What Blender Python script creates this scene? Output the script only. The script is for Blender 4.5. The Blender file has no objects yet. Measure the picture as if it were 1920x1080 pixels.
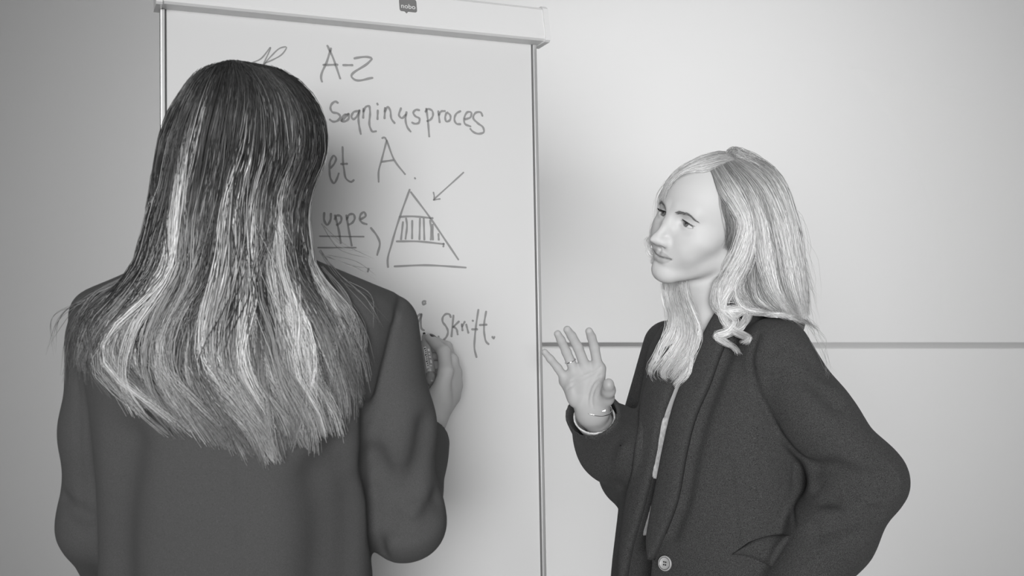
import bpy, math, random
import numpy as np
from mathutils import Vector, Matrix

# ---------------------------------------------------------------- camera, world, lights, exposure
scene = bpy.context.scene
F_PX = 2000.0            # focal length in pixels of the 1920 x 1080 frame
CAM_H = 1.45             # camera height above the floor
cam_data = bpy.data.cameras.new('camera')
cam_data.sensor_width = 36.0
cam_data.lens = F_PX / 1920.0 * 36.0
cam_data.clip_start = 0.05
cam_data.dof.use_dof = True
cam_data.dof.focus_distance = 1.80
cam_data.dof.aperture_fstop = 8.0
cam = bpy.data.objects.new('camera', cam_data)
scene.collection.objects.link(cam)
cam.location = (0, 0, CAM_H)
cam.rotation_euler = (math.radians(90), 0, 0)
scene.camera = cam

world = bpy.data.worlds.new('world')
scene.world = world
world.use_nodes = True
world.node_tree.nodes['Background'].inputs[0].default_value = (1, 1, 1, 1)
world.node_tree.nodes['Background'].inputs[1].default_value = 0.27

def area_light(name, loc, target, sx, sy, power, spread=180):
    l = bpy.data.lights.new(name, 'AREA')
    l.shape = 'RECTANGLE'; l.size = sx; l.size_y = sy; l.energy = power
    l.spread = math.radians(spread)
    o = bpy.data.objects.new(name, l)
    scene.collection.objects.link(o)
    o.location = loc
    o.rotation_euler = (Vector(target) - Vector(loc)).to_track_quat('-Z', 'Y').to_euler()
    return o
# wide soft window light behind the photographer
area_light('window_light', (-0.05, -2.7, 1.75), (0.36, 3.4, 1.48), 2.6, 1.5, 19.5, 46)
# ceiling panel over the gap between the chart and the wall
area_light('ceiling_panel_light', (0.50, 2.40, 2.74), (0.50, 3.4, 1.1), 1.4, 0.5, 6.5, 150)
# unseen fill lamp, added to brighten the lower wall beside the chart
area_light('wall_fill_light', (0.14, 2.15, 2.78), (0.24, 3.38, 0.55), 0.4, 0.4, 4.2, 42)

scene.view_settings.view_transform = 'Standard'
scene.view_settings.look = 'None'
scene.view_settings.gamma = 1.0
scene.view_settings.use_curve_mapping = False
scene.view_settings.exposure = 0.24
# ---------------------------------------------------------------- helpers
RNG = np.random.default_rng(7)
V = lambda *a: np.array(a, dtype=np.float64)
def at(px, py, d):
    """photo pixel and depth along the view axis -> world point"""
    return V((px - 960) * d / F_PX, d, CAM_H - (py - 540) * d / F_PX)
def sstep(a, b, x):
    t = np.clip((x - a) / (b - a), 0, 1); return t * t * (3 - 2 * t)
def unit(v):
    v = np.asarray(v, float); return v / np.linalg.norm(v)

def spline(xs, ys, x):
    """monotone-ish cubic (Catmull-Rom) interpolation of a table"""
    xs = np.asarray(xs, float); ys = np.asarray(ys, float)
    x = np.clip(x, xs[0], xs[-1])
    m = np.gradient(ys, xs, axis=0)
    i = np.clip(np.searchsorted(xs, x) - 1, 0, len(xs) - 2)
    h = xs[i + 1] - xs[i]; t = (x - xs[i]) / h
    if ys.ndim > 1: h = h[..., None]; t = t[..., None]
    t2 = t * t; t3 = t2 * t
    return (2*t3 - 3*t2 + 1) * ys[i] + (t3 - 2*t2 + t) * h * m[i] + (-2*t3 + 3*t2) * ys[i+1] + (t3 - t2) * h * m[i+1]

def polyspline(pts, n):
    """smooth curve through points, resampled to n points by chord length"""
    P = np.asarray(pts, float)
    if len(P) == 2:
        return P[0] + (P[1] - P[0]) * np.linspace(0, 1, n)[:, None]
    s = np.r_[0, np.cumsum(np.maximum(np.linalg.norm(np.diff(P, axis=0), axis=1), 1e-9))]
    return spline(s, P, np.linspace(0, s[-1], n))

# ---- signed distance fields -------------------------------------------------
def smin(a, b, k):
    h = a - b; np.abs(h, out=h); np.subtract(k, h, out=h); np.maximum(h, 0, out=h)
    h *= h; h *= 0.25 / k
    return np.minimum(a, b) - h
def smax(a, b, k): return -smin(-a, -b, k)
def sub(a, b, k): return smax(a, -b, k)
def ell(P, c, r):
    x = (P[:, 0] - c[0]) / r[0]; y = (P[:, 1] - c[1]) / r[1]; z = (P[:, 2] - c[2]) / r[2]
    k0 = np.sqrt(x * x + y * y + z * z)
    x /= r[0]; y /= r[1]; z /= r[2]
    return k0 * (k0 - 1) / (np.sqrt(x * x + y * y + z * z) + 1e-9)
def ball(P, c, r):
    x = P[:, 0] - c[0]; y = P[:, 1] - c[1]; z = P[:, 2] - c[2]
    return np.sqrt(x * x + y * y + z * z) - r
def cap(P, a, b, r1, r2=None):
    if r2 is None: r2 = r1
    a = [float(v) for v in a]; b = [float(v) for v in b]
    bx, by, bz = b[0] - a[0], b[1] - a[1], b[2] - a[2]; q = 1.0 / (bx * bx + by * by + bz * bz)
    x = P[:, 0] - a[0]; y = P[:, 1] - a[1]; z = P[:, 2] - a[2]
    t = x * (bx * q); t += y * (by * q); t += z * (bz * q)
    np.minimum(t, 1, out=t); np.maximum(t, 0, out=t)
    x -= t * bx; y -= t * by; z -= t * bz
    x *= x; y *= y; z *= z; x += y; x += z
    np.sqrt(x, out=x); t *= (r2 - r1); x -= t; x -= r1
    return x
def local(P, c, r, f, m=0.03):
    """evaluate f only inside a ball around c; further away a safe distance is enough"""
    d = ball(P, c, r) + m
    k = np.nonzero(d < 2 * m)[0]
    if len(k): d[k] = f(np.asfortranarray(P[k]))
    return d
def chain(P, pts, rs, k=0.01):
    d = cap(P, pts[0], pts[1], rs[0], rs[1])
    for i in range(1, len(pts) - 1):
        d = smin(d, cap(P, pts[i], pts[i+1], rs[i], rs[i+1]), k)
    return d
def rbox(P, c, h, r):
    q = np.abs(P - np.asarray(c)) - (np.asarray(h) - r)
    return np.sqrt((np.maximum(q, 0) ** 2).sum(1)) + np.minimum(q.max(1), 0) - r
class Frame:
    """local frame: columns of R are the local axes in world space"""
    def __init__(s, o, R): s.o = np.asarray(o, float); s.R = np.asarray(R, float)
    def loc(s, P):
        x = P[:, 0] - s.o[0]; y = P[:, 1] - s.o[1]; z = P[:, 2] - s.o[2]; R = s.R
        return np.array([x * R[0, i] + y * R[1, i] + z * R[2, i] for i in range(3)]).T
    def wor(s, P): return np.asarray(P, float) @ s.R.T + s.o
def rotz(a): c, s = math.cos(a), math.sin(a); return np.array([[c, -s, 0], [s, c, 0], [0, 0, 1]])
def rotx(a): c, s = math.cos(a), math.sin(a); return np.array([[1, 0, 0], [0, c, -s], [0, s, c]])
def roty(a): c, s = math.cos(a), math.sin(a); return np.array([[c, 0, s], [0, 1, 0], [-s, 0, c]])

def loft(P, zs, xa, yf, yb, yc=0.0, power=2.0):
    """body of stacked rounded sections; P in local axes (front is -y)"""
    z = P[:, 2]
    a = spline(zs, xa, z); f = spline(zs, yf, z); b = spline(zs, yb, z)
    c = spline(zs, yc, z) if np.ndim(yc) else yc
    y = P[:, 1] - c; x = P[:, 0]
    by = np.where(y < 0, f, b)
    u = np.abs(x / a); v = np.abs(y / by)
    k0 = (u ** power + v ** power) ** (1 / power) + 1e-9
    k1 = np.sqrt((x / a / a) ** 2 + (y / by / by) ** 2) + 1e-6
    q = np.sqrt((x / a) ** 2 + (y / by) ** 2) + 1e-9
    d = k0 * (k0 - 1) / (k1 * k0 / q)
    return np.maximum(d, np.maximum(zs[0] - z, z - zs[-1]))

def axis(ranges):
    """non-uniform grid axis from (start, stop, step) pieces; finer pieces win"""
    lo = min(r[0] for r in ranges); hi = max(r[1] for r in ranges)
    out = [lo]
    while out[-1] < hi:
        x = out[-1]; st = min(r[2] for r in ranges if r[0] - 1e-9 <= x <= r[1])
        out.append(x + st)
    return np.array(out)

def surface(f, ax, ay, az, block=6, safety=1.6):
    """naive surface nets of f<0 on a rectilinear grid, evaluated only near the surface"""
    ax, ay, az = [np.asarray(a, float) for a in (ax, ay, az)]
    def pad(a):
        n = (-(len(a) - 1)) % block
        return np.r_[a, a[-1] + (a[-1] - a[-2]) * np.arange(1, n + 1)]
    ax, ay, az = pad(ax), pad(ay), pad(az)
    B = block
    cx, cy, cz = [(a[:-1:B] + a[B::B]) / 2 for a in (ax, ay, az)]
    hx, hy, hz = [(a[B::B] - a[:-1:B]) / 2 for a in (ax, ay, az)]
    C = np.stack(np.meshgrid(cx, cy, cz, indexing='ij'), -1).reshape(-1, 3)
    H = np.sqrt(hx[:, None, None] ** 2 + hy[None, :, None] ** 2 + hz[None, None, :] ** 2).ravel()
    d = f(C)
    D = np.repeat(np.repeat(np.repeat((np.where(d < 0, -1, 1) * 1.0).reshape(len(cx), len(cy), len(cz)).astype(np.float32), B, 0), B, 1), B, 2)
    D = np.pad(D, ((0, 1), (0, 1), (0, 1)), mode='edge')
    near = np.nonzero(np.abs(d) < H * safety)[0]
    bi, bj, bk = np.unravel_index(near, (len(cx), len(cy), len(cz)))
    o = np.arange(B + 1)
    step = max(1, int(1.5e6 // (B + 1) ** 3))
    for s in range(0, len(near), step):
        I = (bi[s:s+step, None] * B + o)[:, :, None, None]
        J = (bj[s:s+step, None] * B + o)[:, None, :, None]
        K = (bk[s:s+step, None] * B + o)[:, None, None, :]
        I, J, K = np.broadcast_arrays(I, J, K)
        P = np.array([ax[I].ravel(), ay[J].ravel(), az[K].ravel()]).T
        D[I.ravel(), J.ravel(), K.ravel()] = f(P)
    D[D == 0] = 1e-7
    S = D < 0
    cnt = np.zeros(tuple(n - 1 for n in S.shape), np.int8)
    for a in (0, 1):
        for b in (0, 1):
            for c in (0, 1):
                cnt += S[a:S.shape[0]-1+a, b:S.shape[1]-1+b, c:S.shape[2]-1+c]
    act = (cnt > 0) & (cnt < 8)
    idx = np.full(act.shape, -1, np.int32)
    ci, cj, ck = np.nonzero(act)
    idx[ci, cj, ck] = np.arange(len(ci))
    corner = np.array([(a, b, c) for a in (0, 1) for b in (0, 1) for c in (0, 1)])
    val = np.stack([D[ci + a, cj + b, ck + c] for a, b, c in corner], 1).astype(float)
    acc = np.zeros((len(ci), 3)); n = np.zeros(len(ci))
    for p in range(8):
        for q in range(p + 1, 8):
            if np.abs(corner[p] - corner[q]).sum() != 1: continue
            m = (val[:, p] < 0) != (val[:, q] < 0)
            t = np.where(m, val[:, p] / np.where(m, val[:, p] - val[:, q], 1), 0)
            acc += np.where(m[:, None], corner[p] + t[:, None] * (corner[q] - corner[p]), 0); n += m
    w = acc / n[:, None]
    co = np.stack([ax[ci] + w[:, 0] * (ax[ci+1] - ax[ci]), ay[cj] + w[:, 1] * (ay[cj+1] - ay[cj]), az[ck] + w[:, 2] * (az[ck+1] - az[ck])], 1)
    faces = []
    for a in range(3):
        s0 = [slice(None)] * 3; s1 = [slice(None)] * 3
        s0[a] = slice(0, -1); s1[a] = slice(1, None)
        b, c = (a + 1) % 3, (a + 2) % 3
        for s in (s0, s1):
            s[b] = slice(1, -1); s[c] = slice(1, -1)
        A = S[tuple(s0)]; Bq = S[tuple(s1)]
        e = np.array(np.nonzero(A != Bq)).T
        if not len(e): continue
        flip = A[tuple(e.T)]
        e[:, b] += 1; e[:, c] += 1
        db = np.zeros(3, int); db[b] = 1; dc = np.zeros(3, int); dc[c] = 1
        q = np.stack([idx[tuple((e - db - dc).T)], idx[tuple((e - dc).T)], idx[tuple(e.T)], idx[tuple((e - db).T)]], 1)
        faces.append(np.where(flip[:, None], q, q[:, ::-1]))
    fc = np.concatenate(faces)
    return co, fc[(fc >= 0).all(1)]

def relax(co, fc, it=1, lam=0.5):
    e = np.concatenate([fc[:, [0, 1]], fc[:, [1, 2]], fc[:, [2, 3]], fc[:, [3, 0]]])
    n = len(co); deg = np.bincount(e[:, 0], minlength=n) + np.bincount(e[:, 1], minlength=n)
    for k in range(it):
        for l in (lam, -lam * 1.03):
            s = np.stack([np.bincount(e[:, 0], co[e[:, 1], a], n) + np.bincount(e[:, 1], co[e[:, 0], a], n) for a in range(3)], 1)
            co = co + l * (s / np.maximum(deg, 1)[:, None] - co)
    return co

# ---- objects ------------------------------------------------------------------
def mesh_obj(name, co, faces, mat, parent=None, smooth=True, mats=None, midx=None, attr=None, attr_pt=None):
    me = bpy.data.meshes.new(name)
    co = np.asarray(co, np.float64)
    if isinstance(faces, np.ndarray) and faces.ndim == 2:
        nf, k = faces.shape
        me.vertices.add(len(co)); me.vertices.foreach_set('co', co.astype(np.float32).ravel())
        me.loops.add(nf * k); me.loops.foreach_set('vertex_index', faces.astype(np.int32).ravel())
        me.polygons.add(nf); me.polygons.foreach_set('loop_start', np.arange(0, nf * k, k, dtype=np.int32))
        me.update(calc_edges=True)
        me.validate()
    else:
        me.from_pydata([tuple(c) for c in co], [], [tuple(int(i) for i in f) for f in faces]); me.update()
    for m in (mats or [mat]): me.materials.append(m)
    if midx is not None: me.polygons.foreach_set('material_index', np.asarray(midx, np.int32))
    if smooth: me.polygons.foreach_set('use_smooth', np.ones(len(me.polygons), bool))
    if attr_pt is not None:
        for k, v in attr_pt.items():
            a = me.attributes.new(k, 'FLOAT', 'POINT'); a.data.foreach_set('value', np.asarray(v, np.float32))
    o = bpy.data.objects.new(name, me)
    scene.collection.objects.link(o)
    if parent is not None: o.parent = parent
    return o
def tag(o, label=None, category=None, group=None, kind=None):
    if label: o['label'] = label
    if category: o['category'] = category
    if group: o['group'] = group
    if kind: o['kind'] = kind
    return o
def empty(name, loc=(0, 0, 0)):
    o = bpy.data.objects.new(name, None); scene.collection.objects.link(o); o.location = loc
    return o

class MB:
    """collects simple shapes into one mesh"""
    def __init__(s): s.v = []; s.f = []
    def add(s, v, f):
        n = len(s.v); s.v += [tuple(p) for p in v]; s.f += [tuple(i + n for i in q) for q in f]; return s
    def box(s, c, h, R=None, bev=0.0):
        c = np.asarray(c, float); h = np.asarray(h, float)
        if bev <= 0:
            p = np.array([(x, y, z) for x in (-1, 1) for y in (-1, 1) for z in (-1, 1)]) * h
            f = [(0, 1, 3, 2), (4, 6, 7, 5), (0, 4, 5, 1), (2, 3, 7, 6), (0, 2, 6, 4), (1, 5, 7, 3)]
        else:
            import bmesh
            bm = bmesh.new(); bmesh.ops.create_cube(bm, size=2)
            for v in bm.verts: v.co = Vector((v.co.x * h[0], v.co.y * h[1], v.co.z * h[2]))
            bmesh.ops.bevel(bm, geom=bm.edges[:], offset=bev, segments=2, affect='EDGES', profile=0.7)
            bm.verts.index_update(); p = np.array([v.co[:] for v in bm.verts]); f = [[v.index for v in q.verts] for q in bm.faces]; bm.free()
        if R is not None: p = p @ np.asarray(R).T
        return s.add(p + c, f)
    def tube(s, pts, rs, n=10, cap=True):
        pts = np.asarray(pts, float); m = len(pts)
        rs = np.broadcast_to(rs, (m,))
        t = np.gradient(pts, axis=0); t /= np.linalg.norm(t, axis=1)[:, None] + 1e-12
        u = np.cross(t[0], (0, 0, 1.0));
        if np.linalg.norm(u) < 1e-3: u = np.cross(t[0], (0, 1.0, 0))
        V_, F_ = [], []
        for i in range(m):
            u = u - t[i] * (u @ t[i]); u /= np.linalg.norm(u); w = np.cross(t[i], u)
            for k in range(n):
                a = 2 * math.pi * k / n; V_.append(pts[i] + rs[i] * (math.cos(a) * u + math.sin(a) * w))
        for i in range(m - 1):
            for k in range(n):
                k2 = (k + 1) % n; F_.append((i*n + k, i*n + k2, (i+1)*n + k2, (i+1)*n + k))
        if cap: F_ += [tuple(range(n))[::-1], tuple((m-1)*n + k for k in range(n))]
        return s.add(V_, F_)
    def lathe(s, prof, o, axis_, n=32):
        a = unit(axis_); u = np.cross(a, (0, 0, 1.0))
        if np.linalg.norm(u) < 1e-3: u = np.cross(a, (0, 1.0, 0))
        u = unit(u); w = np.cross(a, u); V_, F_ = [], []
        for r, h in prof:
            for k in range(n):
                t = 2 * math.pi * k / n; V_.append(np.asarray(o) + a * h + r * (math.cos(t) * u + math.sin(t) * w))
        for i in range(len(prof) - 1):
            for k in range(n):
                k2 = (k + 1) % n; F_.append((i*n + k, i*n + k2, (i+1)*n + k2, (i+1)*n + k))
        F_ += [tuple(range(n))[::-1], tuple((len(prof)-1)*n + k for k in range(n))]
        return s.add(V_, F_)
    def build(s, name, mat, parent=None, smooth=False):
        return mesh_obj(name, np.array(s.v), s.f, mat, parent, smooth)

# ---- materials ------------------------------------------------------------------
def mat(name, g, rough=0.5, spec=0.5, metal=0.0, noise=None, bump=None, sheen=0.0, sss=0.0, weave=None):
    m = bpy.data.materials.new(name); m.use_nodes = True
    nt = m.node_tree; b = nt.nodes['Principled BSDF']
    b.inputs['Base Color'].default_value = (g, g, g, 1)
    b.inputs['Roughness'].default_value = rough
    b.inputs['Specular IOR Level'].default_value = spec
    b.inputs['Metallic'].default_value = metal
    if sheen: b.inputs['Sheen Weight'].default_value = sheen; b.inputs['Sheen Roughness'].default_value = 0.5
    if sss:
        b.inputs['Subsurface Weight'].default_value = sss; b.inputs['Subsurface Scale'].default_value = 0.01
        b.inputs['Subsurface Radius'].default_value = (0.6, 0.6, 0.6)
    tc = nt.nodes.new('ShaderNodeTexCoord')
    if noise:            # (scale, amount) colour mottling
        n = nt.nodes.new('ShaderNodeTexNoise'); n.inputs['Scale'].default_value = noise[0]; n.inputs['Detail'].default_value = 4
        r = nt.nodes.new('ShaderNodeMapRange'); r.inputs['To Min'].default_value = g * (1 - noise[1]); r.inputs['To Max'].default_value = g * (1 + noise[1])
        r.inputs['From Min'].default_value = 0.25; r.inputs['From Max'].default_value = 0.75
        nt.links.new(tc.outputs['Object'], n.inputs['Vector']); nt.links.new(n.outputs['Fac'], r.inputs['Value'])
        nt.links.new(r.outputs['Result'], b.inputs['Base Color'])
    if bump:             # (scale, strength, distance)
        n = nt.nodes.new('ShaderNodeTexNoise'); n.inputs['Scale'].default_value = bump[0]; n.inputs['Detail'].default_value = 3
        u = nt.nodes.new('ShaderNodeBump'); u.inputs['Strength'].default_value = bump[1]; u.inputs['Distance'].default_value = bump[2]
        nt.links.new(tc.outputs['Object'], n.inputs['Vector']); nt.links.new(n.outputs['Fac'], u.inputs['Height'])
        nt.links.new(u.outputs['Normal'], b.inputs['Normal'])
    return m
def attr_mat(name, rough=0.4, spec=0.5, attr='tone', sss=0.0, bump=None):
    m = mat(name, 0.5, rough, spec, bump=bump, sss=sss)
    nt = m.node_tree; a = nt.nodes.new('ShaderNodeAttribute'); a.attribute_name = attr
    nt.links.new(a.outputs['Fac'], nt.nodes['Principled BSDF'].inputs['Base Color'])
    return m
# ---------------------------------------------------------------- head (local: face is -y, person's left is +x, eyes at z = 0)
EYE_C = V(0.0305, -0.0735, 0.000); EYE_R = 0.0122
def head_sdf(L):
    X = np.array([np.abs(L[:, 0]), L[:, 1], L[:, 2]]).T
    d = ell(X, (0, 0.010, 0.034), (0.0725, 0.0920, 0.0790))                     # skull
    d = smin(d, ell(X, (0, -0.034, 0.030), (0.0600, 0.0600, 0.0640)), 0.04)      # forehead
    d = smin(d, ell(X, (0, -0.040, -0.035), (0.0560, 0.0560, 0.0580)), 0.035)    # middle of the face
    d = smin(d, cap(X, (0.0435, 0.002, -0.058), (0.012, -0.074, -0.093), 0.0155, 0.0135), 0.032)   # jaw
    d = smin(d, cap(X, (0.0, -0.055, -0.080), (0.0, -0.078, -0.092), 0.022, 0.0155), 0.02)
    d = smin(d, ell(X, (0.0, -0.0835, -0.0945), (0.016, 0.0125, 0.0125)), 0.018)  # chin
    d = smin(d, ell(X, (0.045, -0.058, -0.024), (0.0190, 0.0220, 0.0150)), 0.026) # cheekbone
    d = smin(d, ell(X, (0.030, -0.071, -0.046), (0.0185, 0.0180, 0.0200)), 0.024) # cheek
    d = smin(d, ell(X, (0.0, -0.0832, -0.062), (0.024, 0.0135, 0.021)), 0.018)    # muzzle under the nose
    # brow
    d = smin(d, cap(X, (0.012, -0.0890, 0.0180), (0.040, -0.0770, 0.0195), 0.0060, 0.0055), 0.016)
    # eye socket
    d = sub(d, ell(X, (0.029, -0.0960, 0.0020), (0.0190, 0.0120, 0.0115)), 0.014)
    # nose
    d = smin(d, chain(X, [(0, -0.0865, 0.012), (0, -0.0985, -0.008), (0, -0.1155, -0.0340)], [0.0070, 0.0060, 0.0066], 0.006), 0.015)
    d = smin(d, ell(X, (0, -0.1175, -0.0375), (0.0086, 0.0095, 0.0076)), 0.008)
    d = smin(d, ell(X, (0.0108, -0.1015, -0.0392), (0.0060, 0.0115, 0.0072)), 0.0085)
    d = smin(d, cap(X, (0, -0.1130, -0.0430), (0, -0.0945, -0.0480), 0.0040, 0.0050), 0.006)
    d = sub(d, ell(X, (0.0060, -0.1050, -0.0480), (0.0026, 0.0056, 0.0036)), 0.0030)
    # lids: a shell over the eyeball with an almond opening
    E = X - EYE_C
    d = smin(d, ball(X, EYE_C, EYE_R + 0.0020), 0.0075)
    a = math.radians(-5)
    u = E[:, 0] * math.cos(a) + E[:, 2] * math.sin(a); w = -E[:, 0] * math.sin(a) + E[:, 2] * math.cos(a)
    up = 0.0047 - 18.0 * (u + 0.001) ** 2 ; lo = -0.0036 + 14.0 * (u - 0.0005) ** 2
    op = np.maximum(np.maximum(w - up, lo - w), E[:, 1] + 0.001)
    op = np.maximum(op, np.abs(u) - 0.0142)
    d = sub(d, np.maximum(op, ball(X, EYE_C, 0.024)), 0.0012)
    crease = np.abs(ball(X, EYE_C, EYE_R + 0.0024)) 
    cz = w - (0.0085 - 20.0 * u ** 2)
    d = d + 0.0010 * np.exp(-(cz / 0.0011) ** 2 - (u / 0.012) ** 4) * (E[:, 1] < 0)     # upper lid fold
    # lips
    s = np.clip(X[:, 0] / 0.0255, 0, 1.3)
    d = smin(d, chain(X, [(0.0, -0.0968, -0.0625), (0.006, -0.0968, -0.0615), (0.0245, -0.0850, -0.0636)], [0.0040, 0.0042, 0.0020], 0.003), 0.0055)
    d = smin(d, chain(X, [(0.0, -0.0955, -0.0718), (0.010, -0.0938, -0.0710), (0.0240, -0.0853, -0.0650)], [0.0056, 0.0050, 0.0018], 0.003), 0.0055)
    mz = -0.0666 - 0.0004 * np.cos(s * 6.0) + 0.0028 * s * s
    d = d + 0.0030 * np.exp(-((X[:, 2] - mz) / 0.00125) ** 2) * (1 - sstep(0.85, 1.15, s)) * (X[:, 1] < -0.07)
    d = d + 0.0014 * np.exp(-(X[:, 0] / 0.0030) ** 2 - ((X[:, 2] + 0.053) / 0.006) ** 2) * (X[:, 1] < -0.07)    # philtrum
    d = d + 0.0022 * np.exp(-(X[:, 0] / 0.016) ** 2 - ((X[:, 2] + 0.0815) / 0.0055) ** 2) * (X[:, 1] < -0.06)   # under the lip
    # ears
    e = ell((X - V(0.0745, 0.012, -0.012)) @ roty(math.radians(10)) @ rotz(math.radians(-22)), (0, 0, 0), (0.0050, 0.0175, 0.0300))
    e = sub(e, ell(X, (0.083, 0.010, -0.006), (0.0075, 0.0095, 0.0165)), 0.004)
    d = smin(d, e, 0.006)
    return d

def skin_tone(L, base=0.60):
    """natural colour of the skin in head coordinates: lips, brows' roots, lids"""
    x = np.abs(L[:, 0]); y = L[:, 1]; z = L[:, 2]
    t = np.full(len(L), base)
    s = np.clip(x / 0.0255, 0, 1.2)
    top = -0.0565 - 0.0022 * np.exp(-(x / 0.0035) ** 2) - 0.0066 * s ** 2.2; bot = -0.0775 + 0.0128 * s ** 2.5
    lip = sstep(-0.0014, 0.0006, np.minimum(top - z, z - bot)) * (1 - sstep(0.98, 1.10, s)) * (y < -0.078)
    t = t * (1 - 0.27 * lip)
    E = np.stack([x, y, z], 1) - EYE_C
    r = np.sqrt((E ** 2).sum(1))
    lid = (1 - sstep(0.0128, 0.0145, r)) * (y < -0.06)
    mz = -0.0666 - 0.0004 * np.cos(s * 6.0) + 0.0028 * s * s
    t = t * (1 - 0.55 * np.exp(-((z - mz) / 0.0012) ** 2) * (1 - sstep(0.9, 1.1, s)) * (y < -0.075))      # shade in the parting of the lips, painted into the tone
    return t * (1 - 0.45 * lid)

def eyeball(name, frame, side, gaze, parent, matl):
    c = EYE_C * V(side, 1, 1); n, m = 40, 20
    co, fc = [], []
    th = np.r_[0.0, np.linspace(0.06, 0.75, 14), np.linspace(0.85, math.pi, 10)]
    g = unit(gaze); u = unit(np.cross(g, (0, 0, 1.0))); w = np.cross(u, g)
    tone = []
    for i, t in enumerate(th):
        bulge = 0.0006 * (1 - sstep(0.3, 0.62, t))
        for k in range(n):
            a = 2 * math.pi * k / n
            co.append(c + (EYE_R + bulge) * (math.cos(t) * g + math.sin(t) * (math.cos(a) * u + math.sin(a) * w)))
            tone.append(0.01 if t < 0.19 else (0.02 if t > 0.47 else 0.16 + 0.06 * math.sin(a * 9)) if t < 0.53 else 0.62)
        if i:
            for k in range(n):
                k2 = (k + 1) % n; fc.append(((i-1)*n + k, (i-1)*n + k2, i*n + k2, i*n + k))
    o = mesh_obj(name, frame.wor(np.array(co)), np.array(fc), matl, parent, attr_pt={'tone': tone})
    return o
# ---------------------------------------------------------------- the room
WALL_Y = 3.4
m_wall = mat('wall_paint', 0.66, 0.75, 0.25, bump=(60, 0.04, 0.002))
m_panel = mat('wall_panel_paint', 0.66, 0.6, 0.3, bump=(60, 0.03, 0.002))
m_floor = mat('floor_grey', 0.58, 0.7, 0.3, noise=(40, 0.15))
m_ceil = mat('ceiling_white', 0.7, 0.9, 0.1)
X0, X1, YB = -2.6, 4.2, -9.0
def struct(name, mb, m): return tag(mb.build(name, m), kind='structure')
struct('floor', MB().box(((X0 + X1) / 2, (WALL_Y + YB) / 2, -0.05), ((X1 - X0) / 2 + 0.1, (WALL_Y - YB) / 2 + 0.1, 0.05)), m_floor)
struct('ceiling', MB().box(((X0 + X1) / 2, (WALL_Y + YB) / 2, 2.85), ((X1 - X0) / 2 + 0.1, (WALL_Y - YB) / 2 + 0.1, 0.05)), m_ceil)
struct('wall_left', MB().box((X0 - 0.05, (WALL_Y + YB) / 2, 1.4), (0.05, (WALL_Y - YB) / 2 + 0.1, 1.4)), m_wall)
wb = struct('wall_back', MB().box(((X0 + X1) / 2, WALL_Y + 0.09, 1.4), ((X1 - X0) / 2, 0.05, 1.4)), m_wall)
# the wall is faced with large boards; right of the flip chart they meet in a horizontal shadow gap
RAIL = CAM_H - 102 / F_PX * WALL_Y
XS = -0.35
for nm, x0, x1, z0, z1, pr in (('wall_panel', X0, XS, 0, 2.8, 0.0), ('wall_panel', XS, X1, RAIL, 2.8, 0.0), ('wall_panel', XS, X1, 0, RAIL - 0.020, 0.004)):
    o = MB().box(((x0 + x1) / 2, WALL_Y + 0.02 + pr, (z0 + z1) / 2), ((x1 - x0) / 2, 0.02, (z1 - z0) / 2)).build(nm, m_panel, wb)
MB().box(((XS + X1) / 2, WALL_Y + 0.022, RAIL - 0.010), ((X1 - XS) / 2, 0.010, 0.011)).build('gap_shade_strip', mat('gap_shade_grey', 0.46, 0.6), wb)  # grey strip added in the gap to paint its shadow darker
tag(struct('baseboard_back', MB().box(((X0 + X1) / 2, WALL_Y - 0.006, 0.04), ((X1 - X0) / 2, 0.006, 0.04), bev=0.002), m_ceil))

# ---------------------------------------------------------------- flip chart
m_board = mat('whiteboard_enamel', 0.60, 0.35, 0.5)
m_white_pl = mat('white_plastic', 0.68, 0.35, 0.5)
m_alu = mat('brushed_aluminium', 0.62, 0.38, 0.5, metal=0.75)
m_darkgap = mat('dark_rubber', 0.10, 0.6)
m_ink = mat('marker_ink', 0.26, 0.55, 0.3)
m_badge = mat('badge_grey', 0.17, 0.5)
m_badge_t = mat('badge_letter_white', 0.75, 0.5)
FA = math.radians(22.8); FT = math.radians(2.57)
fb_r = V(math.cos(FA), math.sin(FA), 0)
fb_back = V(-math.sin(FA), math.cos(FA), 0)
fb_u = math.cos(FT) * V(0, 0, 1) + math.sin(FT) * fb_back
fb_n = np.cross(fb_r, fb_u)                     # points to the writer
FB0 = at(309, 17.5, 1.70)                       # top left corner of the writing surface
FBW = 0.640; FBH = 1.03
def fb(u, v, n=0.0): return FB0 + u * fb_r - v * fb_u + n * fb_n
FBR = np.stack([fb_r, fb_n, fb_u], 1)
def fb_hit(px, py, n=0.0):
    d = unit(at(px, py, 1.0) - V(0, 0, CAM_H)); o = V(0, 0, CAM_H)
    t = ((fb(0, 0, n) - o) @ fb_n) / (d @ fb_n)
    return o + t * d
chart = empty('flip_chart', tuple(np.r_[fb(FBW / 2, 0)[:2], 0]))
tag(chart, 'white flip chart easel with handwritten notes and a triangle sketch', 'flip chart')
OFF = np.array(chart.location)
def cbuild(mb, name, m, parent=chart, smooth=False):
    """child of the chart (or of one of its parts), built in world space"""
    mb.v = [tuple(np.array(p) - OFF) for p in mb.v]
    return mb.build(name, m, parent, smooth)
board = cbuild(MB().box(fb(FBW / 2, FBH / 2, -0.006), (FBW / 2, 0.006, FBH / 2), FBR), 'whiteboard', m_board)
for u in (-0.0035, FBW + 0.0035):
    cbuild(MB().box(fb(u, FBH / 2, -0.006), (0.0035, 0.011, FBH / 2), FBR, bev=0.0015), 'edge_profile', m_alu)
for u in (0.0012, FBW - 0.0012):
    cbuild(MB().box(fb(u, FBH / 2, 0.0002), (0.0012, 0.0006, FBH / 2), FBR), 'edge_gasket', m_darkgap)
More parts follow.
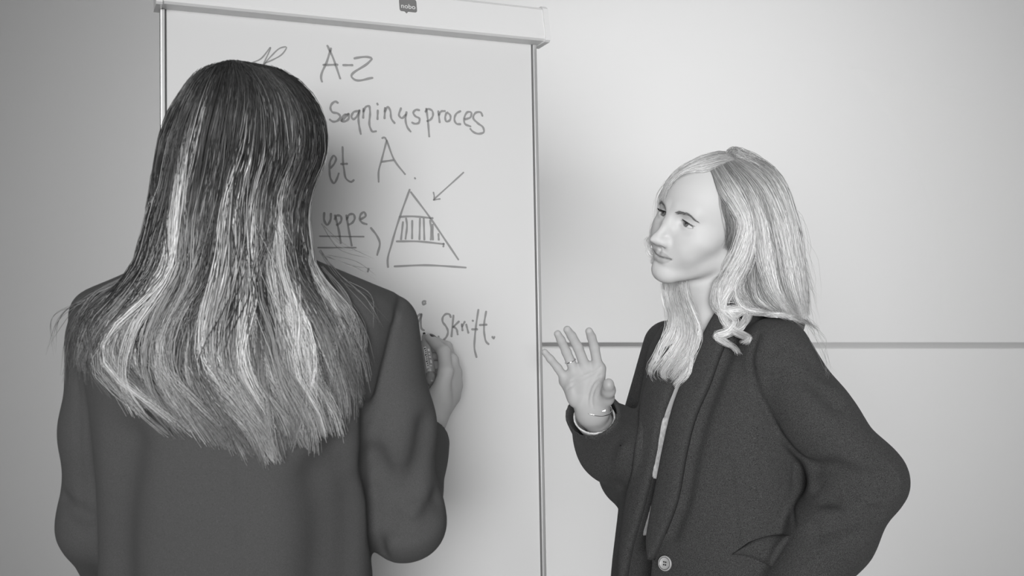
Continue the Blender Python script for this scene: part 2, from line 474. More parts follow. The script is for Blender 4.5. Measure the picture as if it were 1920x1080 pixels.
cbuild(MB().box(fb(FBW / 2, FBH + 0.012, 0.02), (FBW / 2 + 0.005, 0.035, 0.012), FBR, bev=0.004), 'pen_tray', m_white_pl)
# clamp bar: bevelled section swept along the top edge
sec = [(-0.012, 0.066), (0.018, 0.064), (0.026, 0.058), (0.036, 0.008), (0.0345, 0.003), (0.030, 0.0), (-0.012, 0.0)]
def sweep(u0, u1, grow=0.0):
    v = [fb(u, -(h + (grow if h > 0.03 else -grow)), n + (grow if n > 0 else -grow)) for u in (u0, u1) for n, h in sec]
    k = len(sec)
    f = [(i, (i + 1) % k, k + (i + 1) % k, k + i) for i in range(k)] + [tuple(range(k))[::-1], tuple(range(k, 2 * k))]
    return MB().add(v, f)
bar = cbuild(sweep(-0.006, FBW + 0.010), 'clamp_bar', m_white_pl)
for u0, u1 in ((-0.016, -0.006), (FBW + 0.010, FBW + 0.020)):
    cbuild(sweep(u0, u1, 0.0022), 'end_cap', m_white_pl, bar)
# speech-bubble badge on the bar's front face
bx_n = unit(V(0.026, 0.058, 0) - V(0.036, 0.008, 0))
def bar_pt(u, h):            # point on the sloping front face, h metres above its lower edge
    return fb(u, -(0.008 + h * bx_n[1]), 0.036 + h * bx_n[0])
bar_n = unit(bx_n[1] * fb_n - bx_n[0] * fb_u)
bc_u = 0.395
def badge_poly(sc=1.0):
    hw, hh, r = 0.0155 * sc, 0.0118 * sc, 0.0035; pts = []
    for cx, cy, a0 in ((hw - r, hh - r, 0), (-hw + r, hh - r, 90), (-hw + r, -hh + r, 180)):
        for a in np.linspace(a0, a0 + 90, 5): pts.append((cx + r * math.cos(math.radians(a)), cy + r * math.sin(math.radians(a))))
    pts += [(-0.007, -hh), (-0.0035, -hh - 0.0035), (-0.0005, -hh)]
    for a in np.linspace(270, 360, 5): pts.append((hw - r + r * math.cos(math.radians(a)), -hh + r + r * math.sin(math.radians(a))))
    return pts
bp = badge_poly()
v = [bar_pt(bc_u + x, 0.031 + y) + bar_n * e for e in (0.0, 0.0008) for x, y in bp]; k = len(bp)
badge = cbuild(MB().add(v, [tuple(range(k, 2 * k))] + [(i, (i + 1) % k, k + (i + 1) % k, k + i) for i in range(k)]), 'badge', m_badge, bar)
def text_mesh(txt, size, place, name, m, parent, bold=0.0):
    cu = bpy.data.curves.new(name, 'FONT'); cu.body = txt; cu.size = size; cu.align_x = 'CENTER'; cu.align_y = 'CENTER'; cu.offset = bold; cu.resolution_u = 3
    o = bpy.data.objects.new(name, cu); scene.collection.objects.link(o)
    dg = bpy.context.evaluated_depsgraph_get(); me = o.evaluated_get(dg).to_mesh()
    vs = [place(p.co.x, p.co.y) for p in me.vertices]; fs = [tuple(p.vertices) for p in me.polygons]
    o.to_mesh_clear(); bpy.data.objects.remove(o); bpy.data.curves.remove(cu)
    return vs, fs
vs, fs = text_mesh('nobo', 0.0125, lambda x, y: bar_pt(bc_u + x, 0.0285 + y) + bar_n * 0.0011, 'lettering', m_badge_t, None, 0.0)
cbuild(MB().add(vs, fs), 'lettering', m_badge_t, bar)
# tripod
top = fb(FBW / 2, 0.05, -0.03)
for du in (-0.27, 0.27):
    a = fb(FBW / 2 + du * 0.9, 0.02, -0.030); b = fb(FBW / 2 + du * 1.05, FBH + 0.05, -0.030)
    foot = b + (b - a) * ((b[2] - 0.012) / (a[2] - b[2]))
    lg = cbuild(MB().tube([a, b, foot], 0.0125, 12), 'leg', m_alu, smooth=True)
    cbuild(MB().tube([foot + (0, 0, 0.03), foot - (0, 0, 0.012)], 0.016, 12), 'rubber_foot', m_darkgap, lg)
hub = fb(FBW / 2, 0.10, -0.045); foot = hub + fb_back * 0.75; foot[2] = 0.012
lg = cbuild(MB().tube([hub, foot], 0.0125, 12), 'leg', m_alu, smooth=True)
cbuild(MB().tube([foot + (0, 0, 0.03), foot - (0, 0, 0.012)], 0.016, 12), 'rubber_foot', m_darkgap, lg)
cbuild(MB().box(fb(FBW / 2, 0.10, -0.03), (0.28, 0.014, 0.02), FBR, bev=0.004), 'cross_beam', m_alu)

# handwriting: felt-pen strokes on the board, traced word by word
def Z7(s): return [(290 + x / 2.56, y / 2.56) for x, y in s]
def Z8(s): return [(580 + x / 3.176, 180 + y / 3.176) for x, y in s]
def Z4(s): return [(740 + x / 4.0, 550 + y / 4.0) for x, y in s]
WORDS = [
 ('scribble', Z7, 2.2, [[(440,310),(470,300),(505,285),(555,228),(520,312)],[(520,316),(560,268),(610,228),(632,226),(620,250),(560,290),(525,305)]]),
 ('letters', Z7, 3.9, [[(846,232),(828,290),(800,385),(803,393)],[(828,219),(850,265),(890,378)],[(808,312),(878,311)],[(903,313),(950,313)],
   [(957,281),(975,277),(1035,277),(1042,280),(1030,296),(948,374),(955,380),(1046,374)]]),
 ('word', Z8, 3.9, [[(170,42),(155,33),(138,42),(125,75),(135,95),(170,105),(183,120),(170,145),(140,153),(120,140)],
   [(215,110),(200,120),(192,150),(215,150),(235,130),(232,112),(215,110)],[(190,150),(235,105)],
   [(290,90),(265,95),(252,130),(260,138),(280,125),(298,85)],[(298,85),(292,130),(300,200),(306,228)],
   [(322,75),(320,132)],[(320,95),(340,62),(355,60),(360,85),(362,190),(375,212),(398,210)],[(407,85),(405,140)],[(403,44),(407,53)],
   [(450,70),(447,135)],[(447,95),(468,65),(478,80),(490,140),(508,163)],[(545,72),(535,120),(548,132),(575,110)],[(578,95),(572,140),(585,190),(603,213)],
   [(655,85),(635,82),(618,100),(630,120),(655,135),(650,160),(625,165),(610,158)],[(695,75),(703,130),(713,243)],[(690,95),(705,78),(730,88),(735,115),(715,145),(700,150)],
   [(767,90),(775,158)],[(770,115),(785,92),(808,90)],[(815,100),(808,130),(815,152),(835,145),(838,115),(820,98)],[(900,90),(875,105),(865,150),(875,165),(900,168)],
   [(925,140),(960,125),(962,98),(945,95),(922,130),(925,165),(960,182)],[(1030,120),(1020,98),(990,100),(975,130),(1000,160),(1035,190),(1038,215),(1010,225),(970,210),(957,195)]]),
 ('word', Z8, 3.6, [[(125,430),(150,400),(158,370),(145,355),(130,375),(120,440),(130,500),(145,520),(165,490),(175,460)],[(197,303),(205,430),(225,500),(250,512),(265,500)],[(187,405),(226,404)]]),
 ('letter', Z8, 3.5, [[(432,252),(445,247),(460,265)],[(460,265),(430,380),(412,450),(412,513)],[(460,265),(510,390),(570,467)],[(430,392),(500,382)],[(626,488),(631,493)]]),
 ('word', Z8, 3.9, [[(88,695),(90,745),(105,768),(125,740),(128,700)],[(152,710),(175,800),(187,877)],[(150,735),(165,712),(185,715),(190,740),(175,762),(162,768)],
   [(220,710),(235,800),(252,892)],[(222,735),(240,705),(262,705),(270,725),(255,755),(232,768)],[(305,735),(335,712),(325,692),(310,700),(302,740),(315,755),(342,764)],[(365,785),(400,830),(418,870),(403,948)]]),
 ('underline', Z8, 2.6, [[(60,835),(325,838)],[(50,903),(278,903)]]),
 ('tick_mark', Z8, 3.6, [[(353,1028),(347,1047)]]),
 ('arrow_sketch', Z8, 2.9, [[(918,455),(745,612)],[(738,573),(743,600),(740,620)],[(738,619),(778,613)]]),
 ('triangle_sketch', Z8, 3.7, [[(597,557),(545,700),(490,880),(465,990),(468,1020)],[(603,572),(700,700),(830,890),(887,975)],[(505,1015),(700,1008),(850,1016),(932,1022)],[(535,720),(600,717),(735,728)],
   [(518,866),(640,866),(800,882)],[(800,878),(797,898)],[(557,750),(545,855)],[(575,728),(580,760),(572,852)],[(612,742),(611,850)],[(658,730),(655,855)],[(680,728),(684,857)],[(718,740),(725,800),(722,857)],[(733,765),(735,857)],[(768,820),(770,858)]]),
 ('word', Z4, 3.9, [[(232,62),(218,58),(208,72),(216,84),(232,74)],[(190,155),(165,180),(152,210),(158,228),(185,200),(200,155)],[(200,155),(195,230),(205,270),(220,278)],
   [(420,180),(410,158),(385,155),(360,180),(358,210),(385,250),(398,280),(385,330),(350,355),(330,340),(328,322)],[(440,165),(425,325)],[(482,210),(435,255)],[(440,250),(460,265),(472,310)],
   [(502,230),(508,280)],[(505,248),(525,212)],[(535,232),(552,298)],[(582,203),(588,208)],[(627,122),(612,220),(600,330),(598,420),(613,480)],[(577,270),(620,270)],
   [(685,135),(670,230),(672,310),(690,370),(705,382)],[(635,238),(690,235)],[(730,325),(740,338),(748,326)]]),
]
for nm, Z, wpx, strokes in WORDS:
    mb = MB()
    for s in strokes:
        p2 = polyspline(Z(s), max(8, 5 * len(s)))
        P = np.array([fb_hit(x, y) for x, y in p2])
        t = np.gradient(P, axis=0); t /= np.linalg.norm(t, axis=1)[:, None] + 1e-12
        sd = np.cross(t, fb_n); w = wpx / F_PX * 1.85 / 2
        ww = w * (1 + 0.12 * np.sin(np.arange(len(P)) * 0.9))
        P = np.vstack([P[:1] - t[:1] * w * 0.6, P, P[-1:] + t[-1:] * w * 0.6]); sd = np.vstack([sd[:1], sd, sd[-1:]]); ww = np.r_[w * 0.5, ww, w * 0.5]
        n = len(P)
        mb.add(list(P + sd * ww[:, None] + fb_n * 0.0008) + list(P - sd * ww[:, None] + fb_n * 0.0008), [(i, i + 1, n + i + 1, n + i) for i in range(n - 1)])
    cbuild(mb, nm, m_ink, board)
# ---------------------------------------------------------------- people: shared materials and shapes
m_skin = attr_mat('skin', 0.55, 0.2, sss=0.12, bump=(900, 0.05, 0.0004))
m_eye = attr_mat('eye_wet', 0.06, 0.5)
def wool(name, g, scale, bump, var=0.35, sheen=0.15):
    m = mat(name, g, 0.85, 0.15, noise=(scale, var), bump=(scale, bump, 0.001), sheen=sheen)
    return m
m_wool = wool('charcoal_wool', 0.050, 1000, 0.6, 0.95, 0.03)
m_suit = wool('dark_suiting', 0.070, 1500, 0.25, 0.35, 0.02)
m_trouser = wool('black_trouser', 0.012, 700, 0.2)
m_shoe = mat('black_leather', 0.01, 0.3, 0.5)
m_lace = mat('white_lace', 0.62, 0.7, 0.2, noise=(160, 0.25), bump=(220, 0.6, 0.002))
m_horn = mat('pale_horn_button', 0.42, 0.3, 0.5, noise=(120, 0.2))
m_black = mat('black_thread', 0.008, 0.6)
m_silver = mat('silver', 0.75, 0.18, 0.5, metal=1.0)
m_nail = mat('painted_nail', 0.02, 0.12, 0.6)
m_lash = mat('lash_hair', 0.02, 0.6)

CAMP = V(0, 0, CAM_H)
def ray_hit(f, px, py, d0=0.9, d1=2.6, lift=0.0):
    """where the view ray of each photo pixel meets the surface f=lift; the closest approach when it misses"""
    px = np.atleast_1d(np.asarray(px, float)); py = np.atleast_1d(np.asarray(py, float))
    D = np.stack([(px - 960) / F_PX, np.ones_like(px), -(py - 540) / F_PX], 1)
    ts = np.linspace(d0, d1, 400)
    P = CAMP + ts[None, :, None] * D[:, None, :]
    v = f(P.reshape(-1, 3)).reshape(len(px), -1) - lift
    hit = v < 0
    first = np.where(hit.any(1), hit.argmax(1), v.argmin(1))
    t = ts[first].copy()
    for i in range(len(px)):
        j = first[i]
        if hit[i].any() and j > 0:
            a, b = v[i, j-1], v[i, j]; t[i] = ts[j-1] + (ts[j] - ts[j-1]) * a / (a - b)
    return CAMP + t[:, None] * D
def px_curve(pts, n): return polyspline(np.asarray(pts, float), n)
def strip_on(f, edge_a, edge_b, n, m, lift, thick, d0=0.9, d1=2.6, bulge=0.0):
    """cloth band between two photo outlines, laid on surface f with its own thickness"""
    A = px_curve(edge_a, n); B = px_curve(edge_b, n)
    s = np.linspace(0, 1, m)
    G = A[:, None, :] * (1 - s[None, :, None]) + B[:, None, :] * s[None, :, None]
    P = ray_hit(f, G[..., 0].ravel(), G[..., 1].ravel(), d0, d1, lift).reshape(n, m, 3)
    for k in range(6):                       # even out jumps in depth
        Q = P.copy(); Q[1:-1] = (P[:-2] + P[2:] + 2 * P[1:-1]) / 4; P = Q
        Q = P.copy(); Q[:, 1:-1] = (P[:, :-2] + P[:, 2:] + 2 * P[:, 1:-1]) / 4; P = Q
    N = np.cross(np.gradient(P, axis=0), np.gradient(P, axis=1)); N /= np.linalg.norm(N, axis=2)[..., None] + 1e-12
    sg = np.sign((N * (CAMP - P)).sum(2).mean()); N *= sg
    prof = (1 - (2 * s - 1) ** 8) * 0.35 + 0.65
    top = P + N * (thick * prof)[None, :, None] + N * (bulge * np.sin(np.pi * s))[None, :, None]; bot = P - N * 0.004
    co = np.concatenate([top.reshape(-1, 3), bot.reshape(-1, 3)]); o = n * m
    f_ = []
    for i in range(n - 1):
        for j in range(m - 1):
            a, b, c, d = i*m + j, i*m + j + 1, (i+1)*m + j + 1, (i+1)*m + j
            f_ += [(a, b, c, d), (o + d, o + c, o + b, o + a)]
    for i in range(n - 1):
        for j in (0, m - 1):
            a, b = i*m + j, (i+1)*m + j; f_.append((a, b, o + b, o + a) if j == 0 else (b, a, o + a, o + b))
    for j in range(m - 1):
        for i in (0, n - 1):
            a, b = i*m + j, i*m + j + 1; f_.append((b, a, o + a, o + b) if i == 0 else (a, b, o + b, o + a))
    if sg > 0: f_ = [q[::-1] for q in f_]
    return co, np.array(f_)[:, ::-1]
def noise3(P, s, seed):
    r = np.random.default_rng(seed); d = np.zeros(len(P))
    for k in range(5):
        v = r.normal(size=3); v *= s * r.uniform(0.6, 1.5) / np.linalg.norm(v)
        d += np.sin(P @ v + r.uniform(0, 6.28))
    return d / 5

def torso_body(L, waist=1.0):
    d = loft(L, [0.80, 0.90, 0.97, 1.06, 1.14, 1.21, 1.28, 1.335, 1.375, 1.405, 1.44],
             [0.150, 0.170, 0.160, 0.130, 0.135, 0.148, 0.160, 0.158, 0.125, 0.075, 0.050],
             [0.095, 0.105, 0.100, 0.092, 0.100, 0.122, 0.108, 0.090, 0.070, 0.052, 0.046],
             [0.110, 0.125, 0.110, 0.090, 0.098, 0.100, 0.100, 0.098, 0.082, 0.062, 0.050])
    return d
def legs_body(L):
    d = None
    for s in (1, -1):
        c = chain(L, [(s*0.088, 0.01, 0.86), (s*0.085, 0.0, 0.50), (s*0.082, 0.012, 0.10)], [0.088, 0.056, 0.038], 0.03)
        c = smin(c, cap(L, (s*0.084, 0.02, 0.045), (s*0.088, -0.12, 0.030), 0.030, 0.024), 0.03)
        d = c if d is None else smin(d, c, 0.02)
    return d
def dress_lower(person, frame, top):
    """trousers and shoes, below the photograph's lower edge"""
    def f(P):
        L = frame.loc(P); d = None
        for s in (1, -1):
            c = chain(L, [(s*0.090, 0.01, 0.88), (s*0.088, 0.0, 0.50), (s*0.086, 0.012, 0.07)], [0.102, 0.080, 0.068], 0.03)
            d = c if d is None else smin(d, c, 0.03)
        d = smin(d, loft(L, [0.80, 0.90, 0.97, top], [0.165, 0.182, 0.172, 0.150], [0.108, 0.118, 0.112, 0.105], [0.122, 0.138, 0.122, 0.105]), 0.04)
        return np.maximum(d, 0.055 - L[:, 2])
    o = frame.o; h = 0.010
    co, fc = surface(f, np.arange(o[0]-0.28, o[0]+0.28, h), np.arange(o[1]-0.28, o[1]+0.28, h), np.arange(0.03, top + 0.03, h))
    mesh_obj('trousers', co, fc, m_trouser, person)
    for s in (1, -1):
        def g(P):
            L = frame.loc(P)
            d = smin(chain(L, [(s*0.084, 0.035, 0.040), (s*0.086, -0.06, 0.034), (s*0.089, -0.150, 0.022)], [0.036, 0.036, 0.024], 0.02), cap(L, (s*0.084, 0.03, 0.03), (s*0.084, 0.03, 0.085), 0.036, 0.042), 0.03)
            d = smin(d, rbox(L, (s*0.084, 0.045, 0.018), (0.026, 0.024, 0.018), 0.006), 0.01)
            d = np.maximum(d, -L[:, 2] + 0.001)
            return np.maximum(d, L[:, 2] - 0.095)
        c = frame.wor(V(s*0.086, -0.05, 0.05)); h = 0.006
        co, fc = surface(g, np.arange(c[0]-0.20, c[0]+0.20, h), np.arange(c[1]-0.20, c[1]+0.20, h), np.arange(-0.012, 0.12, h))
        mesh_obj('shoe', co, fc, m_shoe, person)

def plain_hand(P, wrist, along, across, thumb):
    """relaxed hand: palm, four curled fingers of unequal length and a thumb leaving the side of the palm"""
    f = unit(along); x = unit(across - f * (across @ f)); n = np.cross(f, x)
    d = cap(P, wrist, wrist + f * 0.02, 0.022, 0.020)
    fg = None
    for o, l, r in ((-0.030, 0.066, 0.0085), (-0.011, 0.076, 0.0090), (0.009, 0.072, 0.0086), (0.028, 0.056, 0.0076)):
        k = wrist + f * (0.090 - abs(o) * 0.25) + x * o
        d = smin(d, cap(P, wrist + f * 0.02 + x * o * 0.4, k, 0.015, 0.0115), 0.016)
        p1 = k + f * l * 0.50 + n * l * 0.12; p2 = p1 + f * l * 0.22 + n * l * 0.20; p3 = p2 + f * l * 0.10 + n * l * 0.20
        c = chain(P, [k, p1, p2, p3], [r, r * 0.94, r * 0.86, r * 0.74], 0.004); fg = c if fg is None else np.minimum(fg, c)
    d = smin(d, fg, 0.006)
    t0 = wrist + f * 0.022 - x * 0.016; t1 = wrist + f * 0.055 - x * 0.042 + n * 0.012; t2 = t1 + f * 0.030 - x * 0.010 + n * 0.008; t3 = t2 + f * 0.022 + n * 0.006
    return smin(d, chain(P, [t0, t1, t2, t3], [0.016, 0.0115, 0.0100, 0.0082], 0.006), 0.010)

# ---- hair: every strand a thin three-sided tube -----------------------------------
def strands(name, curves, radius, tone, material, parent, sides=3):
    """curves (N, M, 3); radius (N,) at the middle; tone (N, M)"""
    N, M, _ = curves.shape
    T = np.gradient(curves, axis=1); T /= np.linalg.norm(T, axis=2)[..., None] + 1e-12
    ref = RNG.normal(size=(N, 1, 3)); U = np.cross(T, ref); U /= np.linalg.norm(U, axis=2)[..., None] + 1e-12
    W = np.cross(T, U)
    s = np.linspace(0, 1, M); prof = np.minimum(1, 0.55 + s * 4) * (1 - 0.75 * sstep(0.72, 1.0, s))
    r = radius[:, None] * prof[None, :]
    ang = np.arange(sides) * 2 * math.pi / sides
    co = curves[:, :, None, :] + r[:, :, None, None] * (np.cos(ang)[None, None, :, None] * U[:, :, None, :] + np.sin(ang)[None, None, :, None] * W[:, :, None, :])
    base = (np.arange(N) * M * sides)[:, None, None]
    i = np.arange(M - 1)[None, :, None] * sides; k = np.arange(sides)[None, None, :]; k2 = (k + 1) % sides
    q = np.stack(np.broadcast_arrays(base + i + k, base + i + k2, base + i + sides + k2, base + i + sides + k), -1).reshape(-1, 4)
    tn = np.repeat(tone.ravel(), sides)
    return tag(mesh_obj(name, co.reshape(-1, 3), q, material, parent, attr_pt={'tone': tn}), kind='stuff')
def hair_mat(name, rough=0.38):
    m = bpy.data.materials.new(name); m.use_nodes = True; nt = m.node_tree; b = nt.nodes['Principled BSDF']
    a = nt.nodes.new('ShaderNodeAttribute'); a.attribute_name = 'tone'
    nt.links.new(a.outputs['Fac'], b.inputs['Base Color'])
    b.inputs['Roughness'].default_value = rough; b.inputs['Specular IOR Level'].default_value = 0.45
    return m
m_hair_brown = hair_mat('streaked_hair'); m_hair_blond = hair_mat('blond_hair', 0.42)
m_under = mat('hair_underlayer', 0.045, 0.7, 0.2); m_under_b = mat('blond_underlayer', 0.17, 0.7, 0.2)
# ---------------------------------------------------------------- blond woman in the wool blazer, right of the chart
B_O = V(0.362, 1.90, 0.0)
B_T = Frame(B_O, rotz(math.radians(-58)))
B_HR = rotz(math.radians(-57)) @ rotx(math.radians(0.5)) @ roty(math.radians(20.5))
B_H = Frame(at(1264, 411, 1.815) - B_HR @ V(0, -0.0860, 0), B_HR)
b_shL = B_T.wor(V(0.160, 0.010, 1.352)); b_shR = B_T.wor(V(-0.138, 0.010, 1.340))
b_elL = at(1628, 900, 1.725); b_wrL = at(1478, 1120, 1.715)
b_elR = at(1190, 884, 2.00); b_wrR = at(1110, 776, 1.815)

def b_torso_j(L):
    L = np.array([np.where(L[:, 0] < 0, L[:, 0] * (1 + 0.28 * sstep(1.08, 1.24, L[:, 2])), L[:, 0]), L[:, 1], L[:, 2]]).T
    return loft(L, [0.70, 0.80, 0.90, 1.00, 1.09, 1.16, 1.23, 1.29, 1.34, 1.375, 1.400, 1.425, 1.46],
             [0.205, 0.205, 0.202, 0.192, 0.182, 0.178, 0.180, 0.182, 0.178, 0.150, 0.112, 0.082, 0.070],
             [0.168, 0.172, 0.172, 0.162, 0.150, 0.140, 0.130, 0.110, 0.094, 0.080, 0.070, 0.064, 0.060],
             [0.200, 0.198, 0.192, 0.186, 0.178, 0.160, 0.142, 0.130, 0.116, 0.104, 0.090, 0.078, 0.070], power=2.15)
# front edges of the open blazer, read off the photo where they lie on the chest
B_NEAR = [(1341, 590), (1329, 612), (1300, 677), (1272, 747), (1251, 828), (1236, 905), (1224, 970), (1219, 1045)]
B_FAR = [(1290, 640), (1280, 680), (1262, 728), (1243, 778), (1227, 862), (1206, 951), (1184, 1028), (1174, 1080)]
def edge_table(px):
    q = px_curve(px, 24); H = B_T.loc(ray_hit(lambda P: b_torso_j(B_T.loc(P)), q[:, 0], q[:, 1], 1.5, 2.2))
    o = np.argsort(H[:, 2]); return H[o, 2], H[o, 0]
B_ET = [edge_table(B_NEAR), edge_table(B_FAR)]
def b_front(L):
    return np.interp(L[:, 2], *B_ET[0]), np.interp(L[:, 2], *B_ET[1])
def b_gap(L, m):
    """inside the front opening, with margin m"""
    n_, f_ = b_front(L); return np.maximum(L[:, 0] - n_, f_ - L[:, 0]) - m
def hp(px, py, dd): return at(px, py, 1.795 + dd)
BF = {  # finger joints of the raised hand: knuckle, middle joint, end joint, tip
 'index':  [hp(1122, 692, 0.004), hp(1114.5, 652, -0.004), hp(1109, 632, -0.012), hp(1104.5, 621, -0.020)],
 'middle': [hp(1099, 692, 0.006), hp(1083.5, 651, -0.004), hp(1072, 630, -0.012), hp(1063.5, 618, -0.020)],
 'ring':   [hp(1079, 700, 0.007), hp(1062, 660, 0.000), hp(1052, 638, -0.008), hp(1045.5, 626, -0.014)],
 'little': [hp(1062, 714, 0.008), hp(1046, 690, 0.003), hp(1032, 673, -0.003), hp(1021, 660, -0.008)]}
BFR = {'index': (0.0088, 0.0082, 0.0074, 0.0064), 'middle': (0.0090, 0.0084, 0.0076, 0.0065), 'ring': (0.0088, 0.0080, 0.0072, 0.0062), 'little': (0.0080, 0.0070, 0.0064, 0.0054)}
B_TH = [hp(1122, 765, 0.008), hp(1137, 746, -0.018), hp(1141, 732, -0.040), hp(1141, 720, -0.058)]
def b_hand_smooth(P):
    w0 = hp(1100, 772, 0.012); w1 = hp(1122, 768, 0.012)
    d = cap(P, w0, w1, 0.0165)
    for k, r in (('index', 0.0135), ('middle', 0.0125), ('ring', 0.0125), ('little', 0.0130)):
        kn = BF[k][0] + V(0, 0.004, 0)
        d = smin(d, cap(P, w0 * 0.5 + w1 * 0.5 + (kn - w0) * 0.12, kn, 0.0150, r), 0.016)
    d = smin(d, ell(P, hp(1121, 742, -0.006), (0.016, 0.015, 0.022)), 0.014)       # ball of the thumb
    d = smin(d, ell(P, hp(1076, 735, -0.002), (0.013, 0.014, 0.024)), 0.016)       # outer heel of the hand
    d = sub(d, ell(P, hp(1097, 718, -0.022), (0.016, 0.010, 0.018)), 0.012)        # hollow of the palm
    fing = None
    for k in BF:
        c_ = chain(P, BF[k], BFR[k], 0.003); fing = c_ if fing is None else np.minimum(fing, c_)
    d = smin(d, fing, 0.0055)
    d = smin(d, chain(P, B_TH, (0.0160, 0.0125, 0.0108, 0.0092), 0.006), 0.010)
    return d
B_LINES = []
for ln in ([(1064, 729), (1080, 718), (1098, 708), (1116, 697), (1126, 688)], [(1072, 714), (1092, 706), (1110, 698)], [(1103, 762), (1104, 738), (1112, 718), (1126, 704)], [(1112, 766), (1110, 748), (1114, 730), (1122, 718)]):
    q = px_curve(ln, 9); B_LINES.append(ray_hit(b_hand_smooth, q[:, 0], q[:, 1], 1.6, 1.9))
def b_hand(P):
    d = b_hand_smooth(P)
    for q in B_LINES: d = sub(d, chain(P, q, [0.0009] * len(q), 0.001), 0.0035)
    return d
def b_arm_hand(P):
    d = cap(P, b_elR, b_wrR, 0.037, 0.0235)
    d = smin(d, cap(P, b_wrR, hp(1110, 762, 0.012), 0.0225, 0.021), 0.012)
    return smin(d, local(P, hp(1085, 700, 0), 0.15, b_hand), 0.014)
def b_body(P):
    L = B_T.loc(P)
    d = smin(np.minimum(np.maximum(torso_body(L), b_torso_j(L) + 0.006), np.maximum(np.maximum(b_torso_j(L) + 0.003, b_gap(L, 0.008)), np.maximum(L[:, 1] + 0.02, np.abs(L[:, 2] - 1.25) - 0.10))), local(L, (0, 0, 0.45), 0.62, legs_body, 0.05), 0.04)
    d = smin(d, chain(P, [at(1450, 668, 1.768), at(1530, 788, 1.747), b_elL, b_wrL], [0.043, 0.042, 0.038, 0.026], 0.02), 0.03)
    d = smin(d, local(P, b_wrL + V(-0.03, -0.01, -0.08), 0.16, lambda Q: plain_hand(Q, b_wrL, V(-0.42, -0.10, -0.90), V(0.35, -0.85, 0), 1)), 0.012)
    d = smin(d, cap(P, b_shR, b_elR, 0.040, 0.038), 0.03)
    d = smin(d, b_arm_hand(P), 0.02)
    H = B_H.loc(P)
    hd = local(H, (0, 0, 0), 0.16, head_sdf)
    neck = chain(P, [B_H.wor(V(0, 0.018, -0.030)), B_H.wor(V(0, 0.020, -0.085)), B_T.wor(V(0, 0.012, 1.375))], [0.047, 0.0465, 0.054], 0.02)
    neck = smin(neck, cap(P, B_H.wor(V(0.040, 0.022, -0.055)), B_T.wor(V(0.018, -0.050, 1.375)), 0.011, 0.010), 0.02)
    neck = smin(neck, cap(P, B_H.wor(V(-0.040, 0.022, -0.055)), B_T.wor(V(-0.018, -0.050, 1.375)), 0.011, 0.010), 0.02)
    d = smin(d, neck, 0.03)
    return smin(d, hd, 0.016)
c = B_H.o; hw = hp(1090, 700, 0)
bl = b_wrL + V(-0.03, -0.01, -0.08)
ax = axis([(-0.10, 0.80, 0.014), (c[0]-0.115, c[0]+0.12, 0.0019), (hw[0]-0.085, hw[0]+0.06, 0.0018)])
ay = axis([(1.50, 2.32, 0.014), (c[1]-0.13, c[1]+0.13, 0.0020), (hw[1]-0.07, hw[1]+0.045, 0.0024)])
az = axis([(-0.02, 1.72, 0.018), (1.30, 1.44, 0.005), (bl[2]-0.09, bl[2]+0.09, 0.0045), (c[2]-0.135, c[2]+0.13, 0.0018), (hw[2]-0.09, hw[2]+0.09, 0.0018)])
co, fc = surface(b_body, ax, ay, az)
hl = B_H.loc(co); w_ = np.exp(-((np.abs(hl[:, 0]) - 0.013) / 0.007) ** 2 - ((hl[:, 1] + 0.096) / 0.012) ** 2 - ((hl[:, 2] + 0.030) / 0.010) ** 2)[:, None]
for _ in range(4): co = co + w_ * (relax(co, fc, 1, 0.6) - co)          # smooth the flank of the nose
tone = skin_tone(B_H.loc(co), 0.575) * (1 - 0.26 * (1 - sstep(0.13, 0.16, np.linalg.norm(co - hp(1090, 700, 0), axis=1))))  # raised hand toned darker: its shading is painted into the skin colour
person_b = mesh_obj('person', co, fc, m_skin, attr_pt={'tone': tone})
tag(person_b, 'woman with long blond hair in a charcoal wool blazer, one palm raised', 'person')
for s in (1, -1):
    eyeball('eye', B_H, s, (-0.06, -1, 0.20), person_b, m_eye)

# blazer
def b_sleeveL(P):
    s = chain(P, [at(1452, 664, 1.765), at(1530, 788, 1.745), b_elL, b_elL * 0.55 + b_wrL * 0.45, b_wrL], [0.062, 0.059, 0.054, 0.063, 0.058], 0.035)
    return smin(s, cap(P, at(1548, 884, 1.735), at(1560, 915, 1.72), 0.026, 0.030), 0.025)      # cloth bunched in the crook
b_fo = unit(b_wrR - b_elR)
def b_sleeveR(P):
    s = chain(P, [b_shR, b_elR - b_fo * 0.01, b_elR * 0.5 + b_wrR * 0.5, b_wrR + b_fo * 0.004], [0.048, 0.056, 0.057, 0.046], 0.05)
    s = smax(s, (P - (b_wrR + b_fo * 0.004)) @ unit(b_fo + V(0.25, 0.1, 0)), 0.005)
    return sub(s, cap(P, b_wrR - b_fo * 0.07, b_wrR + b_fo * 0.06, 0.037, 0.041), 0.003)
def b_jacket(P, cut=True):
    L = B_T.loc(P)
    d = b_torso_j(L)
    d = smin(d, b_sleeveL(P), 0.014)
    if cut:
        near, far = b_front(L)
        gap = np.maximum(np.maximum(L[:, 0] - near, far - L[:, 0]), L[:, 1] + 0.02)
        d = sub(d, gap, 0.006)
        d = sub(d, cap(L, (0, 0.0, 1.395), (0, -0.02, 1.53), 0.060, 0.085), 0.010)    # neck hole
    d = smin(d, b_sleeveR(P), 0.02)
    d = d + 0.0022 * noise3(P, 38, 3) + 0.0012 * noise3(P, 90, 4)
    return d
